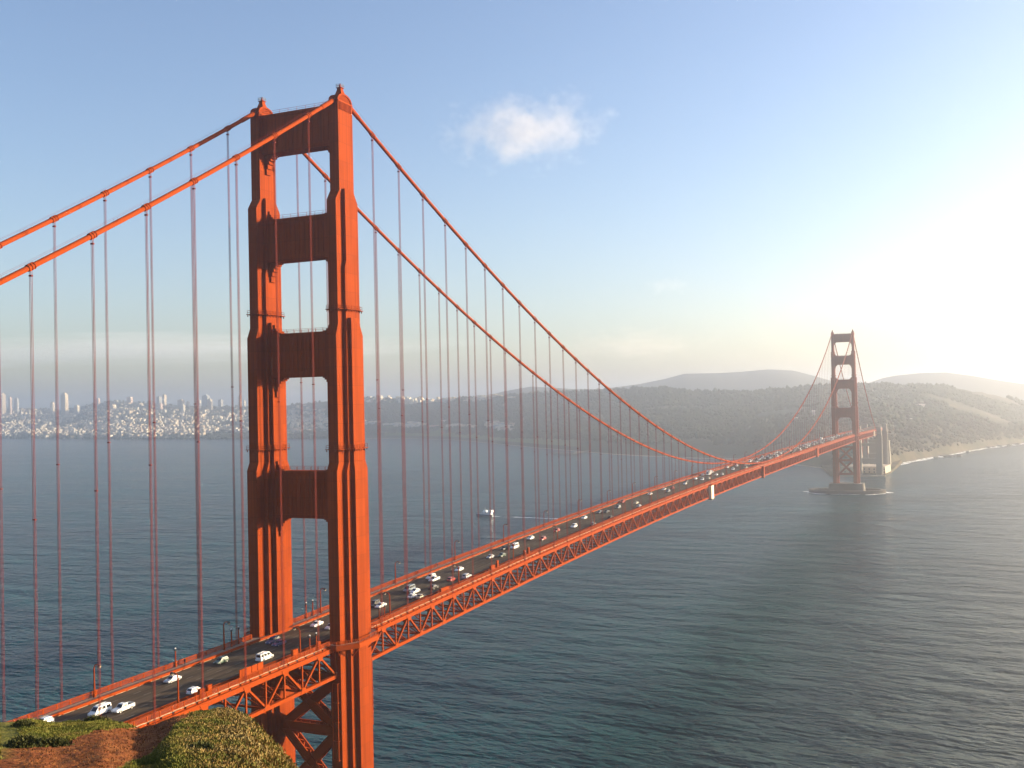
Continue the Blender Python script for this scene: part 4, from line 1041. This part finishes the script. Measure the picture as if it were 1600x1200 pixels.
CARS = [
    ('hatch', 'white', -7.7, -87.0, 'white hatchback half hidden behind the headland crest at the far left'),
    ('van', 'white', -1.5, -77.3, 'white passenger van with roof rack bars next to the east barrier'),
    ('pickup', 'white', 1.5, -73.5, 'white pickup truck with open dark bed beside the white van'),
    ('sedan', 'silver', -4.6, -51.2, 'silver sedan driving behind the white pickup in the middle of the road'),
    ('hatch', 'white', 7.7, -57.2, 'white hatchback in the west lanes beside the orange cabinets'),
    ('hatch', 'green', -4.6, -33.3, 'pale green hatchback next to the end of the shaded east sidewalk'),
    ('van', 'white', 4.6, -27.1, 'white van in the sun just beyond the tall orange work screen'),
    ('suv', 'blue', -4.6, -11.5, 'dark blue SUV in the tower shadow near the east leg'),
    ('sedan', 'blue', -1.5, -12.8, 'dark blue sedan in the tower shadow next to the SUV'),
    ('sedan', 'white', -4.6, 9.6, 'white sedan seen in the gap between the tower legs'),
    ('hatch', 'white', 1.5, 8.1, 'white hatchback half hidden by the west tower leg'),
    ('suv', 'black', -1.5, 36.9, 'black SUV emerging right of the west tower leg'),
    ('sedan', 'white', 1.5, 36.0, 'white sedan beside the black SUV right of the tower'),
    ('van', 'bluegrey', -1.5, 59.5, 'blue grey van in the middle lanes past the tower'),
    ('sedan', 'white', 1.5, 58.1, 'white sedan close beside the blue grey van'),
    ('sedan', 'tan', 7.7, 51.1, 'pale tan sedan behind the white one by the west barrier'),
    ('sedan', 'white', 4.6, 50.9, 'white sedan by the west barrier nearest the tower lamp'),
    ('suv', 'white', -4.6, 80.4, 'white SUV in the far lane with a long shadow, left of a white pickup'),
    ('pickup', 'white', -1.5, 77.2, 'white pickup truck alongside the white SUV'),
    ('sedan', 'black', 4.6, 65.5, 'black sedan with shining edges behind the white pair'),
    ('hatch', 'red', 4.6, 78.8, 'bright red hatchback, the nearest red car on the bridge'),
    ('sedan', 'white', -1.5, 96.5, 'white sedan beyond the red hatchback in the far lanes'),
    ('suv', 'silver', 7.7, 84.7, 'silver SUV beside the orange equipment boxes on the west railing'),
    ('sedan', 'silver', -1.5, 123.7, 'silver sedan with a long dark shadow on the open road'),
    ('sedan', 'green', 1.5, 128.1, 'dark green sedan following the silver one with the long shadow'),
    ('sedan', 'black', -4.6, 143.8, 'black sedan hugging the east barrier near the ferry wake'),
    ('van', 'white', -1.5, 147.2, 'tall white van standing out above the west lamp'),
    ('sedan', 'white', -4.6, 171.3, 'white sedan beside the red coupe past the white van'),
    ('hatch', 'red', 1.5, 170.6, 'red hatchback right of a white sedan at mid distance'),
    ('hatch', 'red', -1.5, 194.5, 'small red hatchback, the farthest red car'),
    ('suv', 'white', 1.5, 208.8, 'white SUV with dark windows beyond the farthest red car'),
    ('sedan', 'white', -4.6, 239.0, 'long white sedan next to the east barrier at mid distance'),
    ('hatch', 'grey', 7.7, 218.2, 'grey hatchback close to the west barrier at mid distance'),
    ('sedan', 'grey', -4.6, 261.8, 'grey sedan in the east lanes, first of a loose dark pair'),
    ('sedan', 'black', -1.5, 264.0, 'black sedan in the east lanes, second of a loose dark pair'),
    ('sedan', 'black', 7.7, 243.4, 'black sedan alone in the west lanes at mid distance'),
    ('suv', 'grey', -1.5, 282.7, 'grey SUV beyond the loose dark pair'),
    ('sedan', 'red', -7.7, 309.1, 'dark red sedan hugging the east barrier at mid distance'),
    ('sedan', 'tan', 1.5, 304.9, 'tan sedan behind the dark red one'),
    ('sedan', 'silver', 7.7, 290.9, 'silver sedan by the west barrier at mid distance'),
    ('sedan', 'white', -4.6, 351.8, 'lone white sedan halfway to the pale work shelter'),
    ('sedan', 'white', -4.6, 381.9, 'white sedan leading two cars before the pale work shelter'),
    ('suv', 'grey', 1.5, 369.1, 'grey SUV beside the white sedan before the pale shelter'),
    ('hatch', 'red', -1.5, 389.9, 'red hatchback just behind the grey SUV'),
    ('sedan', 'white', -1.5, 420.7, 'bright white sedan with a black car ahead before the shelter'),
    ('sedan', 'black', -4.6, 435.7, 'black sedan ahead of the bright white one'),
    ('sedan', 'white', -4.6, 459.5, 'white sedan left of the pale work shelter'),
    ('hatch', 'white', 1.5, 454.9, 'white hatchback level with the pale work shelter'),
    ('sedan', 'white', -7.7, 493.6, 'white sedan next to the box truck by the east barrier'),
    ('truck', 'white', -4.6, 498.1, 'white box truck towering over the cars near mid span'),
    ('suv', 'tan', 4.6, 460.4, 'sunlit tan SUV beside the white box truck'),
    ('sedan', 'white', -7.7, 520.8, 'white sedan just beyond the box truck'),
    ('sedan', 'white', 1.5, 496.1, 'white sedan right above the pale work shelter'),
    ('sedan', 'silver', 4.6, 500.8, 'silver sedan past the pale shelter by the west barrier'),
    ('sedan', 'white', -7.7, 572.1, 'white sedan starting the dense queue in the east lanes'),
    ('suv', 'white', 1.5, 550.8, 'white SUV alone in the west lanes before the queue'),
    ('truck', 'white', -7.7, 1096.1, 'tall white box truck in the queue near the far tower')]
for i, (k, c, x, y, lab) in enumerate(CARS): car(k, c, x, y, lab, level=2 if y < 330 else 1)
queue = [(x, y) for _, _, x, y, _ in CARS]
QCOL = ['white']*6+['silver']*5+['grey']*3+['black']*3+['tan', 'red', 'blue', 'green']
def in_queue(lanes, y0, y1, gap, lab, grp):
    for x in lanes:
        y = y0+random.uniform(0, gap)
        while y < y1:
            if all(abs(x-a) > 1 or abs(y-b) > 7 for a, b in queue):
                c = random.choice(QCOL)
                car(random.choice(['sedan', 'sedan', 'suv', 'hatch', 'van']), c, x, y, lab % {'white': 'white', 'silver': 'pale', 'grey': 'grey', 'black': 'dark', 'tan': 'pale', 'red': 'red', 'blue': 'dark', 'green': 'dark'}[c], grp % {'white': 'white', 'silver': 'pale', 'grey': 'grey', 'black': 'dark', 'tan': 'pale', 'red': 'red', 'blue': 'dark', 'green': 'dark'}[c], level=0)
                queue.append((x, y))
            y += random.uniform(.7, 1.5)*gap
in_queue([-7.7, -4.6, -1.5, 1.5], 585, 1270, 27, '%s car in the dense queue between mid span and the far tower', '%s cars queueing toward the far tower')
in_queue([4.6, 7.7], 560, 1270, 75, '%s car in the thin west lanes before the far tower', '%s cars in the west lanes far away')
in_queue([-4.6, 1.5], 1290, 1560, 40, '%s car beyond the far tower', '%s cars beyond the far tower')

# ------------------------------------------------------------------ ferry and its wake
bp = on_plane(757, 806)
fe = empty('ferry', (bp[0], bp[1], 0), 'white ferry crossing the bay and trailing a wake', 'ferry', rz=math.atan2(0.104, -.995))
L = 24.0
R = []
for x, hwid, zk in ((-12, 2.6, .2), (-6, 3.1, -.3), (4, 3.0, -.4), (9, 1.9, -.1), (12, .15, .5)):
    R.append([(x, -hwid*.7, zk-.4), (x, hwid*.7, zk-.4), (x, hwid, 2.1+max(0, x)*.06), (x, -hwid, 2.1+max(0, x)*.06)])
MB().rings(R).build('hull', material('hull_blue', (.10, .14, .18), rough=.4), fe)
MB().box((-4.2, 0, 3.5), (12.5, 5.0, 2.8)).build('cabin', M_WHITE, fe)
m = MB()
for k in range(6):
    for s in (-1, 1): m.box((-9+k*2, s*2.52, 3.8), (1.3, .1, .9))
m.build('cabin_window', M_GLASS, fe)
MB().rings([[(-3.5, -1.9, 4.9), (1.5, -1.9, 4.9), (1.5, 1.9, 4.9), (-3.5, 1.9, 4.9)], [(-3.3, -1.6, 7.0), (.8, -1.6, 7.0), (.8, 1.6, 7.0), (-3.3, 1.6, 7.0)]]).build('pilothouse', M_WHITE, fe)
MB().box((-9.4, 0, 6.0), (4.2, 4.6, 2.6)).build('stern_house', M_WHITE, fe)
m = MB(); m.tube([(-1, 0, 7), (-1, 0, 10.6)], .14, 6); m.beam((-1, -1.1, 9.2), (-1, 1.1, 9.2), .1); m.build('mast', M_WHITE, fe)
wk = MB(); dv = Vector((.995, -.104)); nv = Vector((.104, .995)); N = 40
vs_, fs_ = [], []
for i in range(N+1):
    d = 10+i*4.2; wd = 1.2+i*.10+.5*math.sin(i*1.7)
    for s in (-1, 1): vs_.append((bp[0]+dv.x*d+nv.x*wd*s, bp[1]+dv.y*d+nv.y*wd*s, .05))
    if i: a = 2*i; fs_.append((a-2, a-1, a+1, a))
o = wk.add(vs_, fs_).build('wake', M_FOAM); prop(o, 'long white wake trailing behind the ferry', 'wake', kind='stuff')

# ------------------------------------------------------------------ people on the east sidewalk
M_CLOTH = [material('cloth_dark', (.02, .022, .035), rough=.9), material('cloth_red', (.16, .02, .02), rough=.9), material('cloth_grey', (.08, .08, .09), rough=.9)]
M_SKIN = material('skin', (.42, .25, .17), rough=.6); M_HAIR = material('hair', (.03, .02, .015), rough=.8)
def person(x, y, rz, mat, label):
    o = empty('person', (x, y, walk_z(y)), label, 'person', 'pedestrians on the east sidewalk', rz)
    pts = [((0, 0, .95), .15), ((0, 0, 1.2), .15), ((0, 0, 1.42), .17), ((0, 0, 1.53), .06), ((0, .02, 1.66), .10),
           ((-.2, 0, 1.42), .07), ((-.27, .05, 1.12), .05), ((-.24, .16, .88), .04), ((.2, 0, 1.42), .07), ((.27, -.05, 1.12), .05), ((.26, .02, .86), .04),
           ((-.10, .0, .88), .10), ((-.11, .14, .48), .07), ((-.11, .12, .06), .05), ((.10, 0, .88), .10), ((.11, -.05, .48), .07), ((.11, -.22, .08), .05), ((-.11, .26, .04), .04), ((.11, -.1, .04), .04)]
    ed = [(0, 1), (1, 2), (2, 3), (3, 4), (2, 5), (5, 6), (6, 7), (2, 8), (8, 9), (9, 10), (0, 11), (11, 12), (12, 13), (0, 14), (14, 15), (15, 16), (13, 17), (16, 18)]
    me = bpy.data.meshes.new('clothed_body'); me.from_pydata([p for p, _ in pts], ed, []); b = link('clothed_body', me, mat, o)
    sk = b.modifiers.new('skin', 'SKIN'); sb = b.modifiers.new('sub', 'SUBSURF'); sb.levels = 1; sb.render_levels = 1
    for v, (_, r) in zip(me.skin_vertices[0].data, pts): v.radius = (r, r)
    me.skin_vertices[0].data[0].use_root = True
    MB().lathe([(.03, -.13), (.085, -.06), (.095, .02), (.07, .10), (.02, .13)], (0, .03, 1.66), 10).build('head', M_SKIN, o, True)
    MB().lathe([(.10, -.02), (.10, .06), (.06, .13), (.01, .15)], (0, .0, 1.67), 10).build('hair', M_HAIR, o, True)
person(-12.0, -38.6, .1, M_CLOTH[0], 'person in dark clothes walking on the east sidewalk behind the silver sedan')
person(-12.4, 84.6, math.pi, M_CLOTH[1], 'person in dark red on the east sidewalk right of the near tower')
person(-12.3, 99.5, 0, M_CLOTH[2], 'person in grey on the east sidewalk a little beyond the one in red')

# ------------------------------------------------------------------ foreground headland
FG = [(-700, 1105), (-300, 1120), (-100, 1126), (0, 1124), (40, 1123), (80, 1128), (120, 1124), (150, 1121), (185, 1126), (210, 1132), (235, 1127), (262, 1115), (300, 1106), (335, 1102), (355, 1104), (372, 1112), (395, 1135),
      (415, 1155), (436, 1180), (455, 1204), (480, 1240), (520, 1300), (600, 1420), (800, 1600), (1100, 1700), (1500, 1700)]
gu = [g[0] for g in FG]; gv = [g[1]+2 for g in FG]
RFG = [(-700, 95), (0, 86), (200, 82), (270, 82), (340, 92), (455, 80), (600, 60), (1500, 45)]
def fg_surface(u, r):
    R = np.interp(u, [a for a, _ in RFG], [b for _, b in RFG]); d = ray(u, np.interp(u, gu, gv)); tan = -d[2]/math.hypot(d[0], d[1])
    b = bearing(u); x, y = EYE[0]+b[0]*r, EYE[1]+b[1]*r
    zr0 = EYE[2]-R*tan
    if r <= R:
        drop = 8.5*(1-r/R)**1.3
        z = EYE[2]-r*tan-drop
        if r < 22: t = max(0, 1-r/22)**1.5; z = z*(1-t)+(EYE[2]-1.75)*t
    else:
        q = r-R; z = zr0-q*tan*1.05-.02*q*q*min(1, 30/max(q, 1))-.22*q
    k = min(1, r/20)*(1.0 if r < R else 1.4)
    z += k*(fbm(x, y, .09, 5)*.16+fbm(x, y, .55, 3)*.14)-.25*k
    return max(z, -3.0)
us = list(np.arange(-900, 20, 40))+list(np.arange(20, 560, 4))+list(np.arange(560, 1500, 40))
rs = list(np.linspace(2, 22, 10))+list(np.linspace(23, 100, 150))+list(np.linspace(103, 330, 50))
vs_, uv = [], []
for u in us:
    b = bearing(u)
    for r in rs: vs_.append((EYE[0]+b[0]*r, EYE[1]+b[1]*r, fg_surface(u, r)))
A = np.array(vs_); d = A-EYE; zc = d@fw
PU, PV = 800+FPX*(d@rt)/zc, 600-FPX*(d@up)/zc
n = len(rs); fs_ = [(i*n+j, (i+1)*n+j, (i+1)*n+j+1, i*n+j+1) for i in range(len(us)-1) for j in range(n-1)]
me = bpy.data.meshes.new('headland'); me.from_pydata(vs_, [], fs_); me.update()
PATH = [(5, 1185), (15, 1172), (60, 1164), (98, 1158), (130, 1146), (168, 1138), (207, 1134), (250, 1122), (297, 1107), (316, 1104), (300, 1116), (280, 1128), (268, 1140), (262, 1152), (248, 1168), (228, 1184), (180, 1200), (140, 1260), (-40, 1260), (-60, 1200)]
def inside(poly, X, Y):
    c = np.zeros(len(X), bool); j = len(poly)-1
    for i in range(len(poly)):
        xi, yi = poly[i]; xj, yj = poly[j]
        c ^= ((yi > Y) != (yj > Y)) & (X < (xj-xi)*(Y-yi)/(yj-yi+1e-9)+xi); j = i
    return c
wob = np.array([mnoise.noise(Vector((p[0]*.25, p[1]*.25, 0)))*7 for p in vs_])
path_m = inside(PATH, PU+wob, PV+wob*.6).astype(float)
flank = np.clip((PU-290)/60, 0, 1)
at = me.attributes.new('bare_soil', 'FLOAT', 'POINT'); at.data.foreach_set('value', path_m)
at = me.attributes.new('dry_cover', 'FLOAT', 'POINT'); at.data.foreach_set('value', flank)
def headland_material():
    m = bpy.data.materials.new('headland_ground'); m.use_nodes = True; nt = m.node_tree; b = nt.nodes['Principled BSDF']; b.inputs['Roughness'].default_value = .95; b.inputs['Specular IOR Level'].default_value = .1
    tc = nt.nodes.new('ShaderNodeTexCoord')
    def ramp(scale, stops, det=7):
        n = nt.nodes.new('ShaderNodeTexNoise'); n.inputs['Scale'].default_value = scale; n.inputs['Detail'].default_value = det; n.inputs['Roughness'].default_value = .65
        nt.links.new(tc.outputs['Object'], n.inputs['Vector']); cr = nt.nodes.new('ShaderNodeValToRGB')
        while len(cr.color_ramp.elements) < len(stops): cr.color_ramp.elements.new(.5)
        for e, (p, c) in zip(cr.color_ramp.elements, stops): e.position = p; e.color = (*c, 1)
        nt.links.new(n.outputs['Fac'], cr.inputs[0]); return cr
    soil = ramp(.9, [(.3, (.11, .030, .010)), (.5, (.18, .055, .016)), (.72, (.25, .10, .03))])
    grass = ramp(.5, [(.3, (.05, .055, .012)), (.5, (.11, .11, .02)), (.7, (.17, .13, .035))])
    dry = ramp(1.2, [(.25, (.05, .05, .015)), (.45, (.15, .12, .035)), (.6, (.20, .12, .04)), (.78, (.26, .22, .11))])
    a1 = nt.nodes.new('ShaderNodeAttribute'); a1.attribute_name = 'bare_soil'; a2 = nt.nodes.new('ShaderNodeAttribute'); a2.attribute_name = 'dry_cover'
    x1 = nt.nodes.new('ShaderNodeMix'); x1.data_type = 'RGBA'; x2 = nt.nodes.new('ShaderNodeMix'); x2.data_type = 'RGBA'
    nt.links.new(a2.outputs['Fac'], x1.inputs[0]); nt.links.new(grass.outputs[0], x1.inputs[6]); nt.links.new(dry.outputs[0], x1.inputs[7])
    nt.links.new(a1.outputs['Fac'], x2.inputs[0]); nt.links.new(x1.outputs[2], x2.inputs[6]); nt.links.new(soil.outputs[0], x2.inputs[7])
    nt.links.new(x2.outputs[2], b.inputs['Base Color'])
    n2 = nt.nodes.new('ShaderNodeTexNoise'); n2.inputs['Scale'].default_value = 3; n2.inputs['Detail'].default_value = 8
    nt.links.new(tc.outputs['Object'], n2.inputs['Vector']); bp_ = nt.nodes.new('ShaderNodeBump'); bp_.inputs['Distance'].default_value = .25; bp_.inputs['Strength'].default_value = .8
    nt.links.new(n2.outputs['Fac'], bp_.inputs['Height']); nt.links.new(bp_.outputs[0], b.inputs['Normal'])
    return m
hl = link('headland', me, headland_material()); prop(hl, kind='structure')
me.polygons.foreach_set('use_smooth', [True]*len(me.polygons))

def tint_material(name, stops, attr='tint'):
    m = bpy.data.materials.new(name); m.use_nodes = True; nt = m.node_tree; b = nt.nodes['Principled BSDF']; b.inputs['Roughness'].default_value = .8; b.inputs['Specular IOR Level'].default_value = .12
    a = nt.nodes.new('ShaderNodeAttribute'); a.attribute_name = attr; cr = nt.nodes.new('ShaderNodeValToRGB')
    while len(cr.color_ramp.elements) < len(stops): cr.color_ramp.elements.new(.5)
    for e, (p, c) in zip(cr.color_ramp.elements, stops): e.position = p; e.color = (*c, 1)
    nt.links.new(a.outputs['Fac'], cr.inputs[0]); nt.links.new(cr.outputs[0], b.inputs['Base Color']); return m
def tufts(name, pts, mat, hh, ww, blades, label, lean=.6, parent=None):
    n = len(pts); P = np.repeat(np.array(pts), blades, 0); N = len(P); a = rng.random(N)*2*math.pi; h = hh*(.5+rng.random(N)); w = ww*(.6+.8*rng.random(N))
    P = P+np.stack([rng.normal(0, ww*1.6, N), rng.normal(0, ww*1.6, N), np.full(N, -.04)], 1)
    side = np.stack([np.cos(a), np.sin(a), np.zeros(N)], 1); ln = rng.random(N)*2*math.pi; lv = lean*rng.random(N)
    tip = P+np.stack([np.cos(ln)*h*lv, np.sin(ln)*h*lv, h], 1)
    V = np.stack([P-side*w[:, None]/2, P+side*w[:, None]/2, tip+side*w[:, None]*.2, tip-side*w[:, None]*.2], 1).reshape(-1, 3)
    F = np.arange(N*4).reshape(N, 4)
    me = bpy.data.meshes.new(name); me.from_pydata(V.tolist(), [], F.tolist()); me.update()
    sp = np.array([mnoise.noise(Vector((p[0]*.45, p[1]*.45, p[2]*.45+9))) for p in pts])
    t = np.clip(np.repeat(rng.random(n)*.55+.25+sp*.75, blades)*.8+rng.random(N)*.2, 0, 1)
    at = me.attributes.new('tint', 'FLOAT', 'FACE'); at.data.foreach_set('value', t)
    return link(name, me, mat, parent)
vis = (PU > -60) & (PU < 520) & (PV < 1290) & (PV > 1080) & (np.hypot(d[:, 0], d[:, 1]) < 110)
idx = np.nonzero(vis)[0]
def scatter(n, cond):
    ids = idx[cond[idx]]
    out = []
    ch = rng.choice(ids, n)
    for i in ch:
        r = math.hypot(d[i, 0], d[i, 1])+rng.uniform(-.4, .4); u = PU[i]+rng.uniform(-3, 3)
        b = bearing(u); out.append((EYE[0]+b[0]*r, EYE[1]+b[1]*r, fg_surface(u, r)))
    return out
G_STOPS = [(0, (.05, .065, .012)), (.4, (.11, .12, .02)), (.75, (.17, .15, .03)), (1, (.20, .14, .05))]
D_STOPS = [(0, (.045, .055, .012)), (.3, (.10, .10, .02)), (.55, (.17, .10, .03)), (.8, (.19, .14, .05)), (1, (.22, .18, .08))]
prop(tufts('grass', scatter(26000, (path_m < .5) & (PU < 330)), tint_material('grass_blades', G_STOPS), .13, .06, 6, ''), 'short green and olive grass on the headland top', 'grass', kind='stuff')
prop(tufts('coastal_scrub', scatter(22000, (path_m < .5) & (PU > 280)), tint_material('scrub_blades', D_STOPS), .13, .11, 5, ''), 'dry tan and olive scrub on the headland flank', 'scrub', kind='stuff')
prop(tufts('dry_stubble', scatter(3000, path_m > .5), tint_material('stubble_blades', [(0, (.10, .035, .012)), (1, (.20, .08, .025))]), .07, .06, 3, ''), 'sparse dry stubble on the red brown path', 'stubble', kind='stuff')
M_SHRUB = tint_material('shrub_leaves', [(0, (.02, .028, .010)), (.5, (.05, .055, .015)), (1, (.11, .10, .03))])
def shrub(u, v, size, label, dark=True):
    k = idx[np.argmin((PU[idx]-u)**2+(PV[idx]-v)**2)]; x, y, z = vs_[k]
    o = empty('shrub', (x, y, z), label, 'shrub', 'low shrubs on the headland')
    n = int(420*size); pts = []
    for _ in range(n):
        a, e, q = random.uniform(0, 6.28), random.uniform(-.1, 1.4), random.uniform(.55, 1)**.5
        pts.append((size*q*math.cos(a)*math.cos(e)*1.3, size*q*math.sin(a)*math.cos(e)*1.1, size*.55*q*math.sin(e)*(1+.3*math.sin(3*a))))
    tufts('leaf_mass', pts, M_SHRUB, .12, .09, 5, '', 1.2, o)
    m = MB()
    for k in range(6): a = k*1.05; m.tube([(0, 0, -.15), (size*.4*math.cos(a), size*.4*math.sin(a), size*.35)], [.05, .02], 5)
    m.build('stem', M_PIER, o)
for a in [(40, 1166, .8, 'dark shrub at the left edge of the path, left of its pair'), (60, 1170, 1.0, 'widest dark shrub beside the red path'), (84, 1167, .7, 'dark shrub right of the widest one by the path'), (22, 1153, .6, 'low shrub in the grass above the dark ones'),
          (146, 1128, .55, 'dark shrub on the crest just below the white van'), (35, 1134, .5, 'shrub on the crest near the railing end'),
          (278, 1137, .4, 'small dark shrub at the right edge of the path'), (292, 1143, .4, 'tiny dark shrub below the small one by the path'), (310, 1157, .5, 'dark shrub in the grass right of the path'), (312, 1172, .45, 'lowest dark shrub in the grass right of the path'),
          (8, 1194, 1.0, 'dark shrub in the bottom left corner')]:
    shrub(*a)

# ------------------------------------------------------------------ small cloud high over the bay
def cloud(u, v, r, sx, sy, sz, dens_, seed, label, thr=.46, amp=1.75, col=(.98, .94, .92)):
    c = at_range(u, v, r)
    me = bpy.data.meshes.new('cloud'); bm = bmesh.new(); bmesh.ops.create_icosphere(bm, subdivisions=3, radius=1); bm.to_mesh(me); bm.free()
    m = bpy.data.materials.new('cloud_vapour'); m.use_nodes = True; nt = m.node_tree; nt.nodes.clear()
    out = nt.nodes.new('ShaderNodeOutputMaterial'); pv = nt.nodes.new('ShaderNodeVolumePrincipled'); nt.links.new(pv.outputs[0], out.inputs['Volume'])
    pv.inputs['Color'].default_value = (*col, 1); pv.inputs['Anisotropy'].default_value = .2
    tc = nt.nodes.new('ShaderNodeTexCoord'); n = nt.nodes.new('ShaderNodeTexNoise'); n.inputs['Scale'].default_value = 2.1; n.inputs['Detail'].default_value = 9; n.inputs['Roughness'].default_value = .68
    mp = nt.nodes.new('ShaderNodeMapping'); mp.inputs['Scale'].default_value = (1.5, 1.0, .9); mp.inputs['Location'].default_value = (4.3+seed, 1.1, .4)
    nt.links.new(tc.outputs['Object'], mp.inputs[0]); nt.links.new(mp.outputs[0], n.inputs['Vector'])
    ln = nt.nodes.new('ShaderNodeVectorMath'); ln.operation = 'LENGTH'; nt.links.new(tc.outputs['Object'], ln.inputs[0])
    def mth(op, a, b):
        q = nt.nodes.new('ShaderNodeMath'); q.operation = op
        for i, s in enumerate((a, b)):
            if isinstance(s, (int, float)): q.inputs[i].default_value = s
            else: nt.links.new(s, q.inputs[i])
        return q.outputs[0]
    fall = mth('MULTIPLY', ln.outputs['Value'], .62)
    dsub = mth('SUBTRACT', mth('MULTIPLY', n.outputs['Fac'], amp), fall)
    dens = mth('MULTIPLY', mth('MAXIMUM', mth('SUBTRACT', dsub, thr), 0.0), dens_)
    nt.links.new(dens, pv.inputs['Density'])
    o = link('cloud', me, m); o.location = c; o.scale = (sx, sy, sz); o.rotation_euler = (0, 0, -YAW)
    prop(o, label, 'cloud')
cloud(822, 203, 6500, 620, 380, 300, .0042, 0, 'small pale pink cloud alone in the blue sky')
cloud(1000, 540, 15000, 1500, 900, 330, .0011, 7.7, 'faint pinkish cloud wisps low above the wooded hills')
cloud(1045, 447, 13000, 420, 300, 150, .0010, 3.1, 'tiny faint wisp right of the cable dip, high above the hills')
cloud(180, 548, 15000, 5200, 1200, 250, .0011, 5.3, 'long flat grey fog bank lying above the city skyline', .30, col=(.84, .90, 1.0))

# ------------------------------------------------------------------ haze
hz = MB().box((0, 6000, 180), (32000, 22000, 372)).build('haze', None)
prop(hz, kind='stuff')
m = bpy.data.materials.new('haze_air'); m.use_nodes = True; nt = m.node_tree; nt.nodes.clear()
out = nt.nodes.new('ShaderNodeOutputMaterial'); pv = nt.nodes.new('ShaderNodeVolumePrincipled'); nt.links.new(pv.outputs[0], out.inputs['Volume'])
pv.inputs['Color'].default_value = (.86, .90, 1.0, 1); pv.inputs['Density'].default_value = HAZE_DENSITY; pv.inputs['Anisotropy'].default_value = HAZE_G
hz.data.materials.append(m)
hz.data.materials[0].cycles.homogeneous_volume = True
